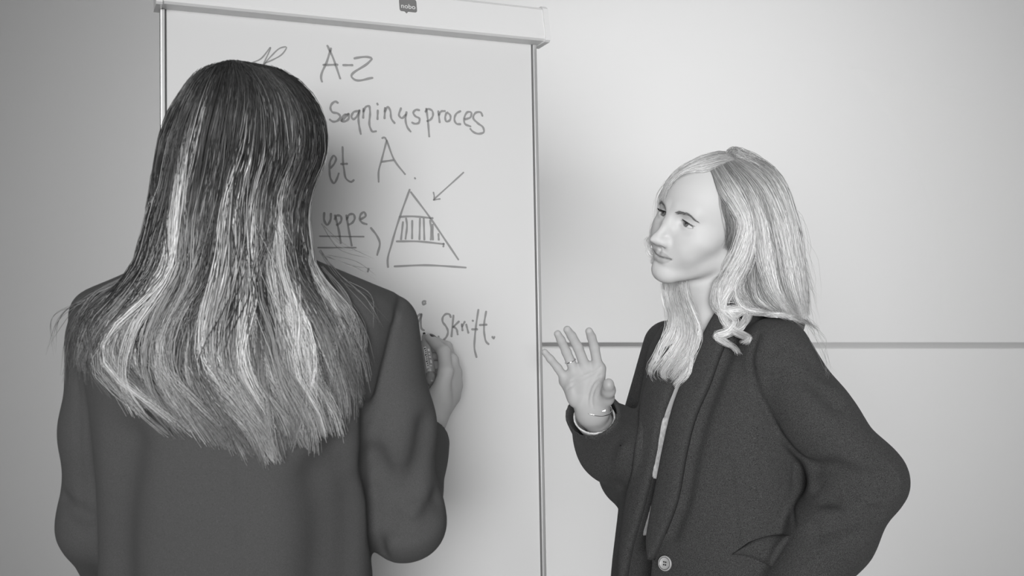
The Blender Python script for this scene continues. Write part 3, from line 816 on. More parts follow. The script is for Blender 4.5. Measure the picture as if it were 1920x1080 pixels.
# armhole seam and waist dart as shallow grooves
bj0 = lambda P: b_jacket(P, False)
def groove(f, pts, n, r, d0=1.2, d1=2.4):
    q = px_curve(pts, n); return ray_hit(f, q[:, 0], q[:, 1], d0, d1, 0.0)
b_gr = [(groove(bj0, [(1372, 640), (1344, 715), (1320, 780), (1299, 860), (1284, 940), (1262, 1000)], 16, 0.002), 0.0036, 0.022),
        (groove(bj0, [(1170, 842), (1160, 880), (1158, 912)], 6, 0.002), 0.0035, 0.022),
        (groove(bj0, [(1420, 628), (1408, 670), (1414, 715), (1432, 760), (1462, 812), (1500, 856), (1528, 874)], 14, 0.003), 0.0040, 0.008),
        (groove(bj0, [(1367, 862), (1375, 930), (1384, 1020)], 5, 0.002), 0.0022, 0.006),
        (groove(bj0, [(1490, 870), (1487, 930), (1490, 985)], 4, 0.002), 0.0022, 0.006),
        (groove(bj0, [(1530, 880), (1560, 878), (1605, 892), (1660, 893)], 8, 0.002), 0.0090, 0.020),
        (groove(bj0, [(1530, 915), (1560, 922), (1600, 926), (1668, 915)], 8, 0.002), 0.0090, 0.018),
        (groove(bj0, [(1546, 938), (1572, 938), (1592, 950)], 6, 0.002), 0.0080, 0.014),
        (groove(bj0, [(1450, 680), (1490, 665), (1545, 700)], 8, 0.002), 0.0030, 0.030),
        (groove(bj0, [(1445, 712), (1500, 705), (1570, 760)], 8, 0.002), 0.0030, 0.030),
        (groove(bj0, [(1535, 1000), (1580, 985), (1640, 960)], 8, 0.002), 0.0030, 0.030)]
def b_jacket_f(P):
    d = b_jacket(P)
    for q, r, k in b_gr: d = sub(d, chain(P, q, [r] * len(q), 0.002), k)
    return d
h = 0.0038
co, fc = surface(b_jacket_f, np.arange(0.02, 0.76, h), np.arange(1.60, 2.16, h), np.arange(0.70, 1.46, h))
co = relax(co, fc, 1)
blazer_b = mesh_obj('blazer', co, fc, m_wool, person_b)
# lapels: shawl collar bands rolled over the fronts
co, fc = strip_on(bj0, [(1352, 572), (1341, 590), (1329, 612), (1300, 677), (1270, 747), (1249, 828), (1234, 905), (1222, 970), (1217, 1030), (1222, 1046)],
                  [(1392, 580), (1384, 600), (1372, 620), (1352, 660), (1331, 720), (1306, 776), (1285, 858), (1270, 940), (1248, 998), (1226, 1050)], 60, 14, 0.002, 0.009, 1.5, 2.3, 0.003)
mesh_obj('lapel', co, fc, m_wool, blazer_b)
co, fc = strip_on(bj0, [(1240, 660), (1225, 690), (1212, 728), (1198, 790), (1186, 870), (1176, 950), (1168, 1028), (1164, 1120)],
                  [(1290, 640), (1280, 680), (1262, 728), (1243, 778), (1227, 862), (1206, 951), (1184, 1028), (1168, 1120)], 60, 14, 0.002, 0.008, 1.5, 2.3, 0.003)
mesh_obj('lapel', co, fc, m_wool, blazer_b)
# pocket flap
co, fc = strip_on(bj0, [(1372, 1040), (1400, 1042), (1425, 1052), (1447, 1062)], [(1402, 1018), (1425, 1008), (1450, 1004), (1482, 1006)], 14, 8, 0.001, 0.005, 1.2, 2.3, 0.004)
mesh_obj('pocket_flap', co, fc, m_wool, blazer_b)
# button with four holes
bp_ = ray_hit(bj0, 1250, 1056, 1.2, 2.3)[0]
bn = unit(V(*[bj0(bp_[None] + e)[0] - bj0(bp_[None] - e)[0] for e in np.eye(3) * 0.004]))
bn = unit(bn * 0.8 + unit(CAMP - bp_) * 0.2)
bp_ = bp_ + bn * 0.0035
btn = MB().lathe([(0.0, 0.0), (0.0115, 0.0), (0.0125, 0.0012), (0.0125, 0.0032), (0.0117, 0.0042), (0.0108, 0.0042), (0.0096, 0.0028), (0.0, 0.0024)], bp_, bn, 40).build('button', m_horn, blazer_b, True)
bu = unit(np.cross(bn, (0, 0, 1.0))); bw = np.cross(bu, bn)
mb = MB()
for a, b in ((1, 1), (1, -1), (-1, 1), (-1, -1)):
    q = bp_ + bn * 0.0026 + (bu * a * 0.0018 + bw * b * 0.0022)
    mb.lathe([(0.0, 0.0), (0.0013, 0.0), (0.0013, 0.0006), (0.0, 0.0006)], q, bn, 12)
mb.build('thread_hole', m_black, btn)
a_ = np.linspace(0, 2 * math.pi, 49)
MB().tube([bp_ + bn * 0.0036 + 0.0102 * (math.cos(t) * bu + math.sin(t) * bw) for t in a_], 0.0005, 6).build('button_rim', m_black, btn, True)

# lace top, glimpsed in the opening
def b_top(P):
    L = B_T.loc(P)
    d = np.minimum(np.maximum(np.maximum(b_torso_j(L) + 0.001, b_gap(L, 0.008)), np.maximum(L[:, 1] + 0.02, np.abs(L[:, 2] - 1.21) - 0.085)),
        np.maximum(b_torso_j(L) + 0.018, loft(L, [1.02, 1.04, 1.08, 1.14, 1.21, 1.28, 1.335, 1.36], [0.180, 0.172, 0.142, 0.146, 0.160, 0.170, 0.166, 0.150],
             [0.150, 0.148, 0.138, 0.134, 0.128, 0.114, 0.096, 0.085], [0.130, 0.118, 0.100, 0.106, 0.108, 0.108, 0.104, 0.09])))
    d = np.maximum(d, b_torso_j(L) + 0.001)
    d = smax(d, np.where(L[:, 1] < 0.02, L[:, 2] - 1.222 - np.abs(L[:, 0]) * 0.9, -1.0), 0.004)
    return d + 0.0012 * noise3(P, 300, 9)
h = 0.005
o = B_O
co, fc = surface(b_top, np.arange(o[0]-0.25, o[0]+0.25, h), np.arange(o[1]-0.25, o[1]+0.25, h), np.arange(0.98, 1.38, h))
mesh_obj('lace_top', co, fc, m_lace, person_b)
dress_lower(person_b, B_T, 1.02)

# shirt cuff, bracelet, ring
fo = unit(b_wrR - b_elR)
def ring_mesh(c, n, r, rt, squash=1.0, u0=None, nn=48):
    u = unit(np.cross(n, u0 if u0 is not None else (0, 0, 1.0))); w = np.cross(n, u)
    a = np.linspace(0, 2 * math.pi, nn)
    return MB().tube([c + r * (math.cos(t) * u + squash * math.sin(t) * w) for t in a], rt, 8)
wr = hp(1115, 762, 0.014); wn = unit(V(0.20, -0.42, 0.88))
bra = ring_mesh(wr, wn, 0.0305, 0.0014, 0.92).build('bracelet', m_silver, person_b, True)
MB().box(hp(1132, 770, -0.014), (0.0035, 0.002, 0.002), bev=0.0008).build('clasp', m_silver, bra)
def b_cuff(P):
    s = cap(P, b_wrR - b_fo * 0.08, b_wrR + b_fo * 0.02, 0.033, 0.0345)
    s = smax(s, (P - (b_wrR - b_fo * 0.010)) @ unit(b_fo + V(0.35, 0.1, 0)), 0.003)
    return sub(s, cap(P, b_wrR - b_fo * 0.06, b_wrR + b_fo * 0.06, 0.0300, 0.0315), 0.002)
h = 0.0022; c = b_wrR
co, fc = surface(b_cuff, np.arange(c[0]-0.07, c[0]+0.08, h), np.arange(c[1]-0.06, c[1]+0.12, h), np.arange(c[2]-0.10, c[2]+0.06, h))
mesh_obj('shirt_cuff', co, fc, m_lace, person_b)
rc = BF['ring'][0] * 0.42 + BF['ring'][1] * 0.58
ring_mesh(rc, unit(BF['ring'][1] - BF['ring'][0]), 0.0092, 0.0011, 1.0).build('finger_ring', m_silver, person_b, True)
# ---------------------------------------------------------------- woman writing on the chart, seen from behind
A_O = V(-0.356, 1.385, 0.0)
A_T = Frame(A_O, rotz(math.radians(180)))
A_HR = rotz(math.radians(168)) @ rotx(math.radians(4))
A_H = Frame(V(-0.352, 1.405, 1.627), A_HR)
a_shR = at(716, 614, 1.40); a_elR = at(758, 975, 1.435); a_wrR = at(799, 798, 1.695)
a_shL = at(188, 632, 1.40); a_elL = at(188, 985, 1.42); a_wrL = at(232, 1112, 1.535)
PEN_TIP = fb_hit(795, 624, 0.001); PEN_END = at(808.5, 708, 1.765)
pen_ax = unit(PEN_END - PEN_TIP); PEN_END = PEN_TIP + pen_ax * 0.122
AF = {'index': [at(846, 676, 1.780), at(838, 650, 1.822), at(818, 641, 1.836), at(803, 640, 1.828)],
      'middle': [at(853, 700, 1.782), at(848, 676, 1.830), at(826, 668, 1.839), at(806, 668, 1.828)],
      'ring': [at(854, 724, 1.778), at(850, 706, 1.826), at(826, 700, 1.838), at(807, 700, 1.818)],
      'little': [at(850, 746, 1.772), at(845, 736, 1.812), at(824, 730, 1.822), at(808, 730, 1.806)]}
A_THUMB = [at(821, 752, 1.722), at(836, 697, 1.728), at(832, 660, 1.752), at(806, 634, 1.790)]
def a_hand(P):
    w = a_wrR + unit(at(826, 770, 1.72) - a_wrR) * 0.01
    d = cap(P, a_wrR, w + V(0.004, 0, 0.012), 0.0235, 0.022)
    for k, r in (('index', 0.0125), ('middle', 0.0120), ('ring', 0.0115), ('little', 0.0105)):
        d = smin(d, cap(P, w, AF[k][0], 0.0170, r), 0.014)
        d = smin(d, chain(P, AF[k], (0.0098, 0.0088, 0.0080, 0.0068) if k != 'little' else (0.0085, 0.0076, 0.0070, 0.0060), 0.004), 0.006)
    d = smin(d, cap(P, w, A_THUMB[0], 0.019, 0.0175), 0.012)
    d = smin(d, chain(P, A_THUMB, (0.0165, 0.0118, 0.0104, 0.0082), 0.006), 0.012)
    return d
def a_body(P):
    L = A_T.loc(P)
    d = local(L, (0, 0, 1.12), 0.42, lambda Q: torso_body(Q - V(0, 0, 0.045)), 0.08)
    d = smin(d, local(L, (0, 0, 0.45), 0.66, lambda Q: legs_body(Q), 0.06), 0.04)
    d = smin(d, cap(L, (0, 0, 0.86), (0, 0, 1.00), 0.11, 0.10), 0.03)
    d = smin(d, chain(P, [a_shL, a_elL, a_wrL], [0.034, 0.034, 0.026], 0.02), 0.03)
    d = smin(d, local(P, a_wrL + V(0.06, 0.03, 0.02), 0.16, lambda Q: plain_hand(Q, a_wrL, V(0.90, 0.25, 0.20), V(0.15, 0.1, -1.0), 1)), 0.012)
    d = smin(d, chain(P, [a_shR, a_elR, a_wrR], [0.036, 0.034, 0.0235], 0.02), 0.03)
    d = smin(d, local(P, at(830, 700, 1.77), 0.14, a_hand), 0.012)
    H = A_H.loc(P)
    neck = chain(P, [A_H.wor(V(0, 0.018, -0.030)), A_H.wor(V(0, 0.020, -0.085)), A_T.wor(V(0, 0.012, 1.425))], [0.047, 0.047, 0.056], 0.02)
    d = smin(d, neck, 0.03)
    return smin(d, local(H, (0, 0, 0), 0.16, head_sdf), 0.016)
c = A_H.o; hw = at(830, 700, 1.77)
al = a_wrL + V(0.07, 0.03, 0.02)
ax = axis([(-0.68, 0.02, 0.014), (c[0]-0.105, c[0]+0.105, 0.0032), (hw[0]-0.055, hw[0]+0.05, 0.0018)])
ay = axis([(1.14, 1.98, 0.014), (c[1]-0.12, c[1]+0.13, 0.0036), (al[1]-0.05, al[1]+0.06, 0.0045), (hw[1]-0.10, hw[1]+0.11, 0.0022)])
az = axis([(-0.02, 1.80, 0.018), (al[2]-0.06, al[2]+0.06, 0.0045), (c[2]-0.12, c[2]+0.13, 0.0032), (hw[2]-0.12, hw[2]+0.08, 0.0018)])
co, fc = surface(a_body, ax, ay, az)
person_a = mesh_obj('person', co, fc, m_skin, attr_pt={'tone': skin_tone(A_H.loc(co), 0.46)})
tag(person_a, 'woman in a dark suit jacket with long streaked hair, writing on the flip chart', 'person')
for s in (1, -1): eyeball('eye', A_H, s, (0.0, -1, -0.05), person_a, m_eye)
# dark varnish on the thumb nail
def nail(P):
    c = A_THUMB[3] * 0.80 + A_THUMB[2] * 0.20; t = unit(A_THUMB[3] - A_THUMB[2]); n = unit(V(0.55, -0.30, 0.78)); n = unit(n - t * (n @ t)); b = np.cross(t, n)
    F = Frame(c + n * 0.0066 + t * 0.004, np.stack([t, b, n], 1)); return ell(F.loc(P), (0, 0, 0), (0.0088, 0.0062, 0.0026))
c = A_THUMB[3]; h = 0.0008
co, fc = surface(nail, np.arange(c[0]-0.02, c[0]+0.025, h), np.arange(c[1]-0.025, c[1]+0.02, h), np.arange(c[2]-0.015, c[2]+0.02, h))
mesh_obj('thumb_nail', co, fc, m_nail, person_a)

# suit jacket
def a_torso_j(L):
    return loft(L, [0.70, 0.85, 0.98, 1.08, 1.18, 1.27, 1.34, 1.39, 1.420, 1.445, 1.47, 1.50, 1.53],
             [0.200, 0.196, 0.180, 0.174, 0.174, 0.180, 0.192, 0.206, 0.212, 0.196, 0.140, 0.078, 0.060],
             [0.150, 0.150, 0.140, 0.135, 0.140, 0.150, 0.142, 0.122, 0.104, 0.088, 0.078, 0.066, 0.056],
             [0.150, 0.145, 0.130, 0.122, 0.125, 0.130, 0.128, 0.118, 0.108, 0.096, 0.086, 0.074, 0.062], power=2.3)
a_fo = unit(a_wrR - a_elR)
def a_sleeves(P):
    s = chain(P, [a_shR, a_shR * 0.5 + a_elR * 0.5, a_elR, a_wrR - a_fo * 0.055], [0.048, 0.051, 0.050, 0.041], 0.03)
    s = smax(s, (P - (a_wrR - a_fo * 0.050)) @ a_fo, 0.005)
    s = sub(s, cap(P, a_wrR - a_fo * 0.12, a_wrR + a_fo * 0.05, 0.032, 0.035), 0.003)
    l = chain(P, [a_shL, a_shL * 0.5 + a_elL * 0.5, a_elL, a_wrL], [0.044, 0.044, 0.048, 0.043], 0.03)
    return s, l
def a_jacket(P):
    L = A_T.loc(P)
    d = a_torso_j(L)
    s, l = a_sleeves(P)
    d = smin(d, l, 0.014)
    d = smin(d, s, 0.012)
    d = sub(d, cap(L, (0, 0.0, 1.45), (0, -0.02, 1.60), 0.058, 0.085), 0.010)
    return d + 0.0022 * noise3(P, 30, 13) + 0.0013 * noise3(P * V(1.0, 1.0, 0.6), 75, 14)
def a_gr_line(pts, n): 
    q = px_curve(pts, n); return ray_hit(a_jacket, q[:, 0], q[:, 1], 1.0, 1.7)
a_gr = [(a_gr_line([(445, 800), (446, 940), (446, 1085)], 6), 0.0016, 0.005), (a_gr_line([(752, 548), (742, 600), (720, 690), (695, 780)], 8), 0.0030, 0.008),
        (a_gr_line([(124, 590), (140, 680), (147, 780), (150, 900), (156, 1000)], 9), 0.0018, 0.005),
        (a_gr_line([(690, 770), (692, 860), (700, 960), (712, 1040)], 8), 0.0070, 0.020),
        (a_gr_line([(822, 938), (795, 980), (760, 992), (730, 985)], 8), 0.0060, 0.026),
        (a_gr_line([(702, 860), (725, 900), (738, 965)], 7), 0.0050, 0.030),
        (a_gr_line([(800, 800), (790, 860), (770, 920)], 7), 0.0040, 0.034),
        (a_gr_line([(640, 845), (660, 900), (665, 980), (660, 1080)], 8), 0.0060, 0.050),
        (a_gr_line([(600, 900), (612, 980), (606, 1085)], 7), 0.0050, 0.060),
        (a_gr_line([(235, 830), (222, 900), (215, 1000), (216, 1085)], 7), 0.0050, 0.060),
        (a_gr_line([(118, 935), (140, 960), (165, 970)], 6), 0.0040, 0.018)]
def a_jacket_f(P):
    d = a_jacket(P)
    for q, r, k in a_gr: d = sub(d, chain(P, q, [r] * len(q), 0.002), k)
    return d
h = 0.0040
co, fc = surface(a_jacket_f, np.arange(-0.66, 0.0, h), np.arange(1.20, 1.78, h), np.arange(0.72, 1.54, h))
co = relax(co, fc, 1)
jacket_a = mesh_obj('suit_jacket', co, fc, m_suit, person_a)
dress_lower(person_a, A_T, 1.04)

# marker pen held in the hand
pen = empty('marker_pen', tuple(PEN_TIP)); tag(pen, 'dark marker pen with a printed label held against the flip chart', 'marker pen')
m_pen = mat('pen_barrel_grey', 0.30, 0.35, 0.5); m_pen_l = mat('pen_label_white', 0.66, 0.5); m_pen_end = mat('pen_end_grey', 0.26, 0.3); m_nib = mat('felt_nib', 0.03, 0.9)
def pbuild(mb, name, m, smooth=True, parent=pen):
    mb.v = [tuple(np.array(p) - PEN_TIP) for p in mb.v]; return mb.build(name, m, parent, smooth)
pr = 0.0088
pbuild(MB().lathe([(0.0008, 0.0), (0.0022, 0.001), (0.0024, 0.008)], PEN_TIP, pen_ax, 16), 'nib', m_nib)
pbuild(MB().lathe([(0.0030, 0.006), (0.0042, 0.008), (0.0055, 0.020), (0.0062, 0.0215)], PEN_TIP, pen_ax, 24), 'collar', m_pen)
brl = pbuild(MB().lathe([(0.0062, 0.021), (pr, 0.024), (pr, 0.100)], PEN_TIP, pen_ax, 32), 'barrel', m_pen)
pbuild(MB().lathe([(pr - 0.0006, 0.100), (pr + 0.0003, 0.1005), (pr + 0.0003, 0.114), (pr - 0.0008, 0.1185), (pr - 0.004, 0.1215), (0.001, 0.122)], PEN_TIP, pen_ax, 32), 'end_plug', m_pen_end)
pu = unit(np.cross(pen_ax, (0, 0, 1.0))); pw = np.cross(pen_ax, pu)
tocam = unit(CAMP - PEN_END); ca = math.atan2(tocam @ pw, tocam @ pu)
def patch(a0, a1, h0, h1, e, na=8):
    v = []; f = []
    for i, a in enumerate(np.linspace(a0, a1, na)):
        for hh in (h0, h1): v.append(PEN_TIP + pen_ax * hh + (pr + e) * (math.cos(ca + a) * pu + math.sin(ca + a) * pw))
        if i: f.append((2*i - 2, 2*i - 1, 2*i + 1, 2*i))
    return v, f
sg = 1.0 if (pu * math.cos(ca + 0.3) + pw * math.sin(ca + 0.3))[0] < (pu * math.cos(ca) + pw * math.sin(ca))[0] else -1.0
lab = pbuild(MB().add(*patch(sg * 0.05, sg * 0.62, 0.042, 0.092, 0.0002)), 'label', m_pen_l, parent=brl)
mb = MB()
for i in range(9):
    hh = 0.045 + i * 0.0050
    mb.add(*patch(sg * 0.16, sg * (0.34 if i % 3 else 0.48), hh, hh + 0.0026, 0.0004, 4))
pbuild(mb, 'label_print', m_black, parent=brl)
mb = MB()
for i, (a0, a1, hh, l) in enumerate(((-0.55, -0.15, 0.048, 0.006), (-0.50, -0.22, 0.058, 0.004), (-0.60, -0.15, 0.066, 0.003), (-0.62, -0.28, 0.074, 0.008), (-0.50, -0.10, 0.086, 0.003), (-0.22, 0.45, 0.0955, 0.0025))):
    mb.add(*patch(sg * a0, sg * a1, hh, hh + l, 0.0004, 5))
pbuild(mb, 'label_print', m_pen_l, parent=brl)
# ---------------------------------------------------------------- hair, brows, lashes
class DepthMap:
    """depth of surface f under each photo pixel, sampled on a grid"""
    def __init__(s, f, x0, x1, y0, y1, step, d0, d1, grow=0):
        s.xs = np.arange(x0, x1 + step, step, dtype=float); s.ys = np.arange(y0, y1 + step, step, dtype=float)
        X, Y = np.meshgrid(s.xs, s.ys, indexing='ij'); px, py = X.ravel(), Y.ravel()
        D = np.stack([(px - 960) / F_PX, np.ones_like(px), -(py - 540) / F_PX], 1)
        t = np.full(len(px), d0); best = np.full(len(px), 9.0); bt = t.copy(); done = np.zeros(len(px), bool)
        for k in range(60):                                         # sphere tracing
            a = np.nonzero(~done)[0]
            if not len(a): break
            v = f(np.asfortranarray(CAMP + t[a, None] * D[a]))
            imp = v < best[a]; best[a[imp]] = v[imp]; bt[a[imp]] = t[a[imp]]
            done[a[(v < 0.0008) | (t[a] > d1)]] = True
            t[a] += np.maximum(v * 0.7, 0.0006)
        s.d = bt.reshape(X.shape)
        for k in range(3):
            q = np.pad(s.d, 1, mode='edge'); s.d = (q[:-2, 1:-1] + q[2:, 1:-1] + q[1:-1, :-2] + q[1:-1, 2:] + 4 * q[1:-1, 1:-1]) / 8
    def __call__(s, px, py):
        i = np.clip((px - s.xs[0]) / (s.xs[1] - s.xs[0]), 0, len(s.xs) - 1.001); j = np.clip((py - s.ys[0]) / (s.ys[1] - s.ys[0]), 0, len(s.ys) - 1.001)
        a = i.astype(int); b = j.astype(int); u = i - a; w = j - b; d = s.d
        return (d[a, b] * (1-u) + d[a+1, b] * u) * (1-w) + (d[a, b+1] * (1-u) + d[a+1, b+1] * u) * w
def at_many(px, py, d): return np.stack([(px - 960) * d / F_PX, d, CAM_H - (py - 540) * d / F_PX], -1)
def smooth_noise(n_rows, n_cols, knots, rng):
    k = rng.normal(size=(n_rows, knots)); x = np.linspace(0, knots - 1.001, n_cols); i = x.astype(int); t = x - i; t = t * t * (3 - 2 * t)
    return k[:, i] * (1 - t) + k[:, i + 1] * t

# ---- the writer's long hair
EY = [112, 122, 140, 165, 200, 250, 300, 350, 400, 450, 500, 550, 600, 650, 700, 750, 800, 870]
EL = [430, 392, 366, 347, 327, 308, 298, 291, 282, 270, 254, 212, 158, 132, 134, 170, 222, 300]
ER = [440, 500, 540, 570, 594, 607, 604, 584, 574, 578, 586, 612, 644, 662, 672, 678, 674, 650]
def a_hairvol(P, shrink=0.0):
    H = A_H.loc(P)
    d = ell(H, (0, 0.014, 0.036), (0.094 - shrink, 0.112 - shrink, 0.092 - shrink))
    z = P[:, 2]
    zs = [1.30, 1.40, 1.46, 1.52, 1.58, 1.64, 1.70]
    L = A_T.loc(P)
    cur = loft(np.array([P[:, 0] + 0.362, -(P[:, 1] - 1.395), z]).T, zs, [0.150 - shrink, 0.146 - shrink, 0.128 - shrink, 0.118 - shrink, 0.110 - shrink, 0.088 - shrink, 0.022],
               [0.08, 0.08, 0.08, 0.08, 0.08, 0.06, 0.02], [0.122 - shrink, 0.122 - shrink, 0.118 - shrink, 0.114 - shrink, 0.112 - shrink, 0.092 - shrink, 0.02])
    return smin(d, cur, 0.03)
a_surf = lambda P: smin(a_hairvol(P), local(P, (-0.356, 1.385, 1.25), 0.55, a_jacket, 0.05) - 0.006, 0.02)
DA = DepthMap(a_surf, 84, 724, 100, 880, 8, 1.05, 1.55)
def a_under(P):
    d = a_hairvol(P, 0.022); H = A_H.loc(P)
    d = sub(d, ell(H, (0, -0.120, -0.03), (0.066, 0.105, 0.10)), 0.01)
    d = sub(d, cap(P, V(-0.352, 1.42, 1.25), V(-0.352, 1.43, 1.56), 0.062), 0.01)
    return np.maximum(d, 1.345 - P[:, 2])
h = 0.006
co, fc = surface(a_under, np.arange(-0.53, -0.18, h), np.arange(1.24, 1.56, h), np.arange(1.32, 1.78, h))
hair_a = mesh_obj('hair', co, fc, m_under, person_a)
rng = np.random.default_rng(11)
M = 20
NL, PER = 230, 24
# locks: position across the head, where they end, how light they are
lu = np.sort(np.clip(np.r_[rng.uniform(-1, 1, NL - 40), rng.uniform(-1.0, -0.85, 20), rng.uniform(0.85, 1.0, 20)], -1, 1)); rng.shuffle(lu)
end_t = ([-1.0, -0.85, -0.65, -0.4, -0.1, 0.08, 0.22, 0.5, 0.78, 0.92, 1.0], [640, 735, 800, 832, 842, 862, 852, 828, 790, 745, 660])
lend = np.interp(lu, *end_t) + rng.normal(0, 9, NL) - rng.choice([0, 0, 0, 60, 130, 260], NL) * rng.uniform(0.3, 1, NL)
llift = rng.uniform(0.0, 0.012, NL)
lroot = rng.choice([0.0, 0.0, 0.10, 0.25], NL) * rng.uniform(0, 1, NL)
lnoise = smooth_noise(NL, M, 6, rng)
band = sum(a * np.exp(-((lu - c) / w) ** 2) for c, w, a in ((-0.70, 0.10, 0.6), (-0.42, 0.05, 0.3), (0.02, 0.06, 0.6), (0.26, 0.05, 0.5), (0.58, 0.10, 0.55)))
llight = np.clip(rng.beta(0.9, 1.7, NL) * 0.8 + band * rng.uniform(0.5, 1.0, NL), 0, 1); streak = rng.random(NL) < 0.22
lwide = rng.uniform(10, 26, NL)
li = np.repeat(np.arange(NL), PER); N = len(li)
off = rng.normal(0, 0.55, N); offd = rng.normal(0, 1, N)
y0 = 112 + lroot[li] * 250 + rng.uniform(0, 30, N)
y1 = lend[li] + rng.normal(0, 5, N) - rng.choice([0, 0, 0, 0, 40, 90], N) * rng.random(N)
s = np.linspace(0, 1, M)[None, :]
py = y0[:, None] + (y1 - y0)[:, None] * (s ** 1.05)
Lx = spline(EY, EL, py); Rx = spline(EY, ER, py)
fall = sstep(150, 800, py)
u = lu[li][:, None] * np.ones_like(py)
# the locks gather and part again on their way down
wav = lnoise[li] * (3 + 15 * fall) + 9 * fall * np.sin(py / 62.0 + li[:, None] * 1.7)
clump = 1.0 - 0.45 * sstep(0.55, 1.0, s)
px = (Lx + Rx) / 2 + u * (Rx - Lx) / 2 * (1 - 0.02 * rng.random((N, 1))) + off[:, None] * lwide[li][:, None] * clump * (0.25 + 0.75 * sstep(110, 320, py)) + wav
px += smooth_noise(N, M, 7, rng) * (0.8 + 2.2 * fall)
# ends swing outwards to the right, as brushed
px += sstep(0.80, 1.0, s) * (8 + 14 * rng.random(NL)[li][:, None])
sft = 1 - sstep(480, 600, py)
lim = rng.uniform(-8, 9, (N, 1))
px = px * (1 - sft) + np.clip(px, Lx + lim - 4, Rx + lim) * sft
d = DA(px, py) - (llift[li][:, None] * sstep(0.05, 0.4, s)) - 0.0025 * offd[:, None] * clump - 0.001
d += 0.006 * sstep(0.9, 1.0, s)
C = at_many(px, py, d)
dark = 0.022 + 0.05 * rng.random(NL) ** 1.5; light = 0.40 + 0.44 * llight
ys = np.where(streak, 110, np.where(band > 0.3, rng.uniform(140, 330, NL), rng.uniform(240, 620, NL))); ye = ys + rng.uniform(160, 330, NL)
mixv = sstep(0, 1, (py - ys[li][:, None]) / (ye - ys)[li][:, None]) * np.clip(0.28 + 0.85 * llight, 0, 1)[li][:, None]
tone = dark[li][:, None] * (1 - mixv) + light[li][:, None] * mixv
tone = tone * np.exp(rng.normal(0, 0.15, N))[:, None]
strands('strands', C, np.full(N, 0.00050) * rng.uniform(0.7, 1.25, N), tone, m_hair_brown, hair_a)
# a few loose wisps over the right shoulder and beyond the left one
W = [([(600, 470), (640, 520), (690, 560), (716, 610)], 10), ([(604, 500), (650, 560), (680, 620), (690, 680)], 16), ([(600, 520), (660, 580), (684, 640), (668, 700)], 14), ([(612, 480), (668, 500), (700, 520)], 4),
     ([(240, 520), (160, 560), (112, 600), (95, 660)], 7), ([(250, 510), (170, 560), (132, 620), (122, 710)], 18), ([(262, 500), (180, 580), (150, 660), (142, 700)], 18), ([(605, 420), (640, 460), (690, 480)], 3)]
wc = []
for g, k in W:
    for _ in range(k):
        q = px_curve(np.array(g) + rng.normal(0, 5, (len(g), 2)) * np.linspace(0.3, 1.6, len(g))[:, None], 22); wc.append(at_many(q[:, 0], q[:, 1], DA(q[:, 0], q[:, 1]) - rng.uniform(0.001, 0.008)))
wc = np.array(wc)
strands('wisps', wc, np.full(len(wc), 0.00032), np.broadcast_to(rng.uniform(0.06, 0.30, (len(wc), 1)), wc.shape[:2]).copy(), m_hair_brown, hair_a)
# sides and front locks, turned away from the picture: from the parting down past the cheeks
def side_locks(frame, n, seed, lo, dark_, light_, m, parent, name='side_strands', rad=0.00045):
    r = np.random.default_rng(seed); M2 = 18
    sd = r.choice([-1, 1], n); az = r.uniform(-0.9, 0.15, n)          # azimuth on the side of the head, 0 = ear
    t = np.linspace(0, 1, M2)[None, :]
    a = 0.1 + t * 2.0
    el = np.minimum(a, math.pi / 2)
    x = sd[:, None] * (0.004 + 0.076 * np.sin(el) * np.cos(az)[:, None])
    y = 0.010 + 0.100 * np.sin(az)[:, None] * np.sin(el) ** 0.8
    z = 0.034 + 0.078 * np.cos(el) - np.maximum(t - 0.74, 0) / 0.26 * lo * (0.85 + 0.15 * r.random((n, 1)))
    j = r.normal(0, 0.002, (n, 1, 3)) + 0.004 * np.stack([smooth_noise(n, M2, 5, r) for k in range(3)], -1) * t[..., None]
    C_ = frame.wor((np.stack([x, y, z], -1) + j).reshape(-1, 3)).reshape(n, M2, 3)
    tn = (dark_ + (light_ - dark_) * r.beta(1, 2, n)[:, None] * sstep(0.3, 1, t)) * np.exp(r.normal(0, 0.2, n))[:, None]
    strands(name, C_, np.full(n, rad), tn, m, parent)
side_locks(A_H, 450, 5, 0.22, 0.035, 0.4, m_hair_brown, hair_a)

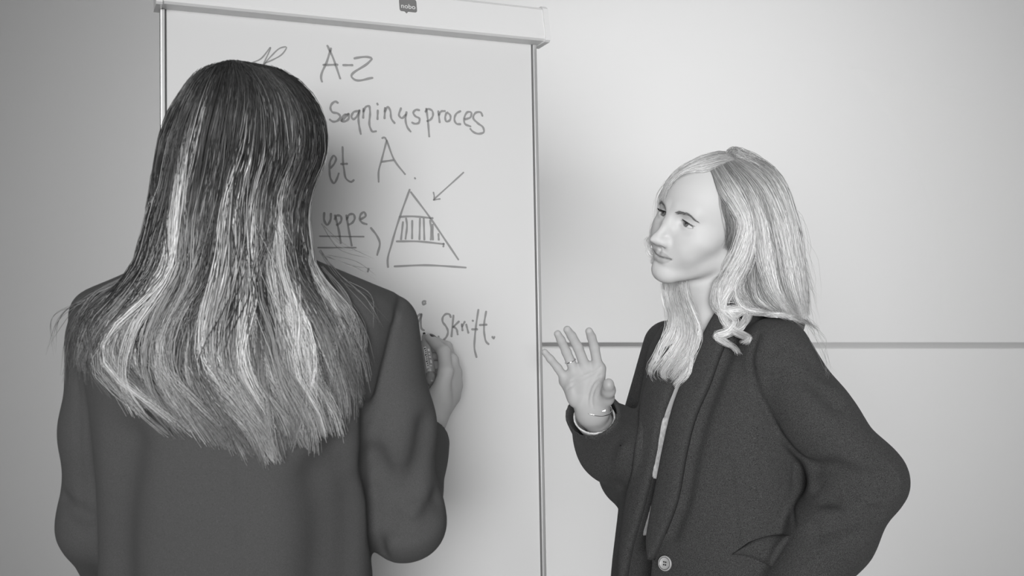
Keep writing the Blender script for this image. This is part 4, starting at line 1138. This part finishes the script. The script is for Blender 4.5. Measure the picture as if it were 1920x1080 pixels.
# ---- brows and lashes in head coordinates
def face_y(x, z):
    y = np.linspace(-0.125, -0.03, 240)
    P = np.stack([np.repeat(x, 240), np.tile(y, len(x)), np.repeat(z, 240)], 1)
    v = head_sdf(np.asfortranarray(P)).reshape(len(x), 240)
    return y[(v < 0).argmax(1)]
def brows_lashes(frame, person, seed, brow_tone):
    r = np.random.default_rng(seed)
    for sd in (1, -1):
        n = 240; t = r.random(n); w = r.normal(0, 0.5, n)
        bx = 0.0130 + 0.0340 * t; bz = 0.0148 + 0.0050 * np.sin(np.clip(t / 0.68, 0, 1) * math.pi / 2) - 0.0120 * np.clip(t - 0.62, 0, 1) ** 1.3 * 2.2
        wid = 0.0036 * (1 - 0.72 * t ** 1.5)
        bz = bz + np.clip(w, -1, 1) * wid
        x2 = bx + 0.0058; z2 = bz + 0.0026 - 0.0050 * t - np.sign(w) * 0.0008
        k = np.linspace(0, 1, 5)
        X_ = bx[:, None] + (x2 - bx)[:, None] * k; Z_ = bz[:, None] + (z2 - bz)[:, None] * k
        Y_ = face_y(X_.ravel(), Z_.ravel()).reshape(n, 5) - 0.0006 - 0.0008 * np.sin(k * 3)[None]
        C_ = frame.wor(np.stack([sd * X_, Y_, Z_], -1).reshape(-1, 3)).reshape(n, 5, 3)
        strands('eyebrow', C_, np.full(n, 0.00024), np.full((n, 5), brow_tone) * np.exp(r.normal(0, .25, n))[:, None], m_hair_brown, person)
        a = math.radians(-5); n = 70; u = np.linspace(-0.0115, 0.0138, n); w = 0.0047 - 18.0 * (u + 0.001) ** 2 - 0.0003
        ex = u * math.cos(a) - w * math.sin(a); ez = u * math.sin(a) + w * math.cos(a)
        ey = -np.sqrt(np.maximum((EYE_R + 0.0016) ** 2 - ex ** 2 - ez ** 2, 1e-8))
        q = EYE_C + np.stack([ex, ey, ez], 1)
        outv = np.stack([0.25 + u * 55, np.full(n, -1.0), np.full(n, 0.12)], 1); outv /= np.linalg.norm(outv, axis=1)[:, None]
        ln = (0.0045 + 0.0025 * sstep(-0.005, 0.012, u)) * r.uniform(0.8, 1.1, n)
        k = np.linspace(0, 1, 5)[None, :, None]
        C_ = q[:, None, :] + outv[:, None, :] * ln[:, None, None] * k + V(0, 0, 1) * (ln[:, None, None] * 0.55) * k ** 2 + r.normal(0, 0.0003, (n, 1, 3)) * k
        C_[..., 0] *= sd
        C_ = frame.wor(C_.reshape(-1, 3)).reshape(n, 5, 3)
        strands('eyelashes', C_, np.full(n, 0.00028), np.full((n, 5), 0.012), m_hair_brown, person)
brows_lashes(B_H, person_b, 3, 0.15)
brows_lashes(A_H, person_a, 4, 0.03)

# ---- the listener's blond hair
def b_hairvol(P, shrink=0.0):
    H = B_H.loc(P)
    d = ell(H, (0, 0.014, 0.034), (0.0835 - shrink, 0.106 - shrink, 0.0885 - shrink))
    d = smin(d, chain(P, [at(1418, 395, 1.875), at(1432, 470, 1.875), at(1446, 545, 1.870), at(1452, 600, 1.865)], [0.074 - shrink, 0.070 - shrink, 0.064 - shrink, 0.060 - shrink], 0.03), 0.035)
    d = smin(d, chain(P, [at(1330, 400, 1.93), at(1322, 520, 1.935), at(1300, 600, 1.93)], [0.05 - shrink, 0.05 - shrink, 0.04 - shrink], 0.03), 0.03)
    return d
b_chest = lambda P: local(P, B_T.wor(V(0, 0, 1.2)), 0.55, lambda Q: b_jacket(Q, False), 0.05)
b_surf = lambda P: smin(b_hairvol(P), b_chest(P) - 0.006, 0.02)
b_face = lambda P: smin(b_surf(P), local(P, B_H.o, 0.2, lambda Q: head_sdf(B_H.loc(Q)), 0.03), 0.004)
DBS = DepthMap(b_surf, 1190, 1560, 480, 740, 8, 1.5, 2.1)
DB = DepthMap(b_face, 1190, 1560, 265, 740, 6, 1.5, 2.1)
def b_under(P):
    d = b_hairvol(P, 0.0075); H = B_H.loc(P)
    d = sub(d, ell(H, (0.004, -0.118, -0.030), (0.070, 0.108, 0.105)), 0.008)
    d = sub(d, chain(P, [at(1290, 520, 1.83), at(1320, 600, 1.83), at(1310, 680, 1.80)], [0.055, 0.06, 0.06], 0.02), 0.01)
    return np.maximum(d, 1.375 - P[:, 2])
h = 0.0045
co, fc = surface(b_under, np.arange(0.20, 0.56, h), np.arange(1.68, 2.06, h), np.arange(1.36, 1.70, h))
hair_b = mesh_obj('hair', co, fc, m_under_b, person_b)
def Z1(p): return [(1180 + x / 2.25, 260 + y / 2.25) for x, y in p]
def sheet(guides, n_locks, per, seed, tone_fn, width, M=26, lift=(0.0, 0.008), noise=(1.0, 3.0), rad=0.00040, dmap=None, curl=0.0, clump=0.5, back=0.0, short=0.12):
    """locks of hair spread between neighbouring guide lines drawn on the photo, laid over the head and shoulders"""
    r = np.random.default_rng(seed); dm = dmap or DB
    G = np.stack([px_curve(Z1(g), M) for g in guides])                       # (g, M, 2)
    uu = r.uniform(0, len(guides) - 1.0001, n_locks); i = uu.astype(int); t = (uu - i)[:, None, None]; t = t * t * (3 - 2 * t) * 0.5 + t * 0.5
    B_ = G[i] * (1 - t) + G[i + 1] * t
    s_ = np.linspace(0, 1, M)
    nx = smooth_noise(n_locks, M, 6, r); ny = smooth_noise(n_locks, M, 6, r)
    amp = (noise[0] + (noise[1] - noise[0]) * s_)[None]
    B_ = B_ + np.stack([nx * amp, ny * amp * 0.5], -1)
    T = np.gradient(B_, axis=1); T /= np.linalg.norm(T, axis=2)[..., None] + 1e-9; Nn = np.stack([-T[..., 1], T[..., 0]], -1)
    k = np.repeat(np.arange(n_locks), per); N_ = len(k)
    o = r.normal(0, 0.5, N_); od = r.normal(0, 1, N_)
    env = (0.5 + 0.5 * sstep(0, 0.25, s_)) * (1 - clump * sstep(0.5, 1.0, s_))
    Q = B_[k] + Nn[k] * (o[:, None] * width * env[None])[..., None]
    Q = Q + np.stack([smooth_noise(N_, M, 7, r), smooth_noise(N_, M, 7, r)], -1) * (0.5 + 1.2 * s_)[None, :, None]
    if curl:
        ph = r.uniform(0, 6.28, n_locks)[k][:, None]; Q = Q + Nn[k] * (curl * sstep(0.35, 1, s_)[None] * np.sin(ph + s_[None] * 11))[..., None]
    if short:                                                               # uneven ends
        cut = 1 - short * r.random(N_) ** 2; ix = cut[:, None] * (M - 1) * s_[None]; j = np.minimum(ix.astype(int), M - 2); f_ = (ix - j)[..., None]
        rows = np.arange(N_)[:, None]; Q = Q[rows, j] * (1 - f_) + Q[rows, j + 1] * f_
    lf = r.uniform(lift[0], lift[1], n_locks)[k][:, None] * sstep(0.0, 0.3, s_)[None]
    d_ = dm(Q[..., 0], Q[..., 1]) - lf - 0.0016 * od[:, None] - 0.0008 + back
    tn = tone_fn(r, n_locks, s_)[k] * np.exp(r.normal(0, 0.12, N_))[:, None]
    return at_many(Q[..., 0], Q[..., 1], d_), np.full(N_, rad) * r.uniform(0.7, 1.3, N_), tn
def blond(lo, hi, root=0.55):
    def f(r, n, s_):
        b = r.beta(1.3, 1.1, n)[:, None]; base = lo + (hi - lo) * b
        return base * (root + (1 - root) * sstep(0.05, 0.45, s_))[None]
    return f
SHEETS = []
near = [[(352,132),(385,205),(440,285),(478,350),(462,450),(410,540),(365,610)],
        [(372,118),(430,215),(482,315),(496,400),(470,490),(415,580),(372,680)],
        [(400,106),(470,220),(515,330),(520,430),(505,520),(470,610),(430,690)],
        [(420,98),(510,215),(558,340),(575,450),(590,560),(615,650),(660,725)],
        [(436,88),(545,195),(605,330),(635,460),(665,590),(695,690),(722,748)],
        [(446,78),(570,160),(640,290),(675,430),(705,560),(728,680),(742,760)],
        [(452,68),(560,104),(640,190),(690,330),(716,470),(737,600),(748,740)]]
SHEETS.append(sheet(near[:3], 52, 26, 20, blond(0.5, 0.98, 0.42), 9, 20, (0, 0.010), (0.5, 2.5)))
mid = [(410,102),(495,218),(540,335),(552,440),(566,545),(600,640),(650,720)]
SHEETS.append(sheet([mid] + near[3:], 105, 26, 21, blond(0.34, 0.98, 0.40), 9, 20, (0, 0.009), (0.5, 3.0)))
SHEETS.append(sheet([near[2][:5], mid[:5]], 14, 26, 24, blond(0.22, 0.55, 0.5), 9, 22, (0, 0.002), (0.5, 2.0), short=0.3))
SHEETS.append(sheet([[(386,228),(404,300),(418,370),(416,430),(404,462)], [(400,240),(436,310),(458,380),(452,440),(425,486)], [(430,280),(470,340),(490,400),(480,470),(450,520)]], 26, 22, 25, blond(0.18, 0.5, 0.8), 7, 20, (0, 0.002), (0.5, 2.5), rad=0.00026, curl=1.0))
crown = [[(446,84),(400,58),(335,72),(262,104),(205,140),(165,184),(138,256)],
         [(442,88),(390,84),(335,98),(258,120),(208,146),(168,184),(138,256)],
         [(436,92),(372,110),(328,128),(252,134),(208,154),(172,188),(140,256)]]
SHEETS.append(sheet(crown, 50, 24, 22, blond(0.34, 0.75, 0.6), 5, 17, (0, 0.004), (0.3, 0.8), clump=0.4))
back_top = [[(448,80),(420,60),(430,52),(470,62),(520,82)], [(446,82),(470,66),(530,84),(600,140),(650,220)]]
SHEETS.append(sheet(back_top, 22, 20, 23, blond(0.30, 0.70, 0.6), 8, 18, (0, 0.003), (0.3, 1.0)))
curls = [[(400,545),(365,620),(362,700),(400,742),(460,735),(492,700),(470,680)],
         [(392,560),(378,650),(384,715),(452,712),(492,735),(470,790),(395,822)],
         [(410,540),(376,640),(396,720),(440,770),(410,815),(362,832),(400,858),(440,880),(456,905)],
         [(470,520),(428,620),(392,690),(398,770),(450,815),(498,842),(470,866)],
         [(480,540),(440,640),(470,705),(560,735),(650,745),(722,748)]]
for gi, g in enumerate(curls):
    g2 = [(x + 9, y + 3) for x, y in g]
    SHEETS.append(sheet([g, g2], 7, 26, 30 + gi, blond(0.55, 0.92, 0.8), 6, 34, (0.002, 0.012), (1.0, 3.0), clump=0.7, curl=1.5))
SHEETS.append(sheet([[(455,500),(440,580),(450,660),(500,700),(560,740)], [(520,520),(520,600),(540,680),(600,730),(700,750)], [(560,520),(585,620),(640,700),(720,752),(790,800)]], 26, 18, 41, blond(0.2, 0.7, 0.6), 7, 24, (0, 0.006), (1, 4), curl=2.0))
far = [[(150,560),(146,640),(168,720),(172,800),(120,900),(88,985),(110,1025)],
       [(190,570),(186,650),(205,740),(215,820),(165,920),(120,1000),(150,1018)],
       [(225,590),(222,650),(250,740),(268,810),(240,900),(185,960),(165,1000)],
       [(238,600),(240,680),(272,770),(285,830),(262,920),(240,990),(190,1045)]]
SHEETS.append(sheet(far, 44, 26, 51, blond(0.6, 0.95, 0.85), 9, 19, (0.002, 0.012), (1.0, 4.0), curl=2.0, dmap=DBS))
# far temple: lock falling behind the cheek, loose curls by the nose
fmap = lambda px, py: np.full(px.shape, 1.885)
temple = [[(165,180),(135,250),(120,330),(98,400),(84,440)], [(185,170),(150,240),(138,320),(118,390),(100,430)], [(200,160),(165,230),(150,330),(140,420),(150,560)]]
SHEETS.append(sheet(temple, 22, 22, 61, blond(0.5, 0.85, 0.7), 8, 20, (0, 0.003), (0.5, 2), dmap=fmap))
cr = [[(92,410),(74,425),(72,450),(90,470),(112,462),(104,444)], [(96,430),(78,450),(80,485),(104,500),(118,520),(98,522),(94,505),(110,496)]]
for gi, g in enumerate(cr):
    SHEETS.append(sheet([g, [(x + 5, y + 4) for x, y in g]], 4, 14, 70 + gi, blond(0.6, 0.9, 0.9), 4, 26, (0, 0.004), (0.6, 1.4), dmap=fmap))
fly = [[(700,420),(735,520),(760,620),(760,700)], [(640,200),(690,300),(730,420),(770,560)], [(740,740),(790,810),(830,900),(855,990)], [(745,750),(800,840),(835,930),(850,1010)]]
SHEETS.append(sheet(fly, 12, 3, 81, blond(0.4, 0.6, 0.9), 14, 20, (0, 0.004), (2, 8), rad=0.00020))
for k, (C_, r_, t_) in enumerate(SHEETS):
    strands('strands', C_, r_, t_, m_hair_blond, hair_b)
# hair down the far side and back of the head, away from the picture
rb = np.random.default_rng(91); n = 700; M2 = 14; t = np.linspace(0, 1, M2)[None]
az = rb.uniform(0.15, math.pi * 0.95, n) + math.pi * 0.0
el = np.minimum(0.1 + t * 2.2, math.pi / 2)
x = -0.086 * np.sin(el) * np.cos(az - math.pi / 2 + 0.35)[:, None]; y = 0.014 + 0.108 * np.sin(el) * np.abs(np.sin(az))[:, None] ** 0.8
z = 0.036 + 0.090 * np.cos(el) - np.maximum(t - 0.67, 0) / 0.33 * 0.11
C_ = B_H.wor((np.stack(np.broadcast_arrays(x, y, z), -1) + rb.normal(0, 0.0015, (n, 1, 3))).reshape(-1, 3)).reshape(n, M2, 3)
strands('back_strands', C_, np.full(n, 0.0005), np.broadcast_to(rb.uniform(0.25, 0.6, (n, 1)), (n, M2)).copy(), m_hair_blond, hair_b)
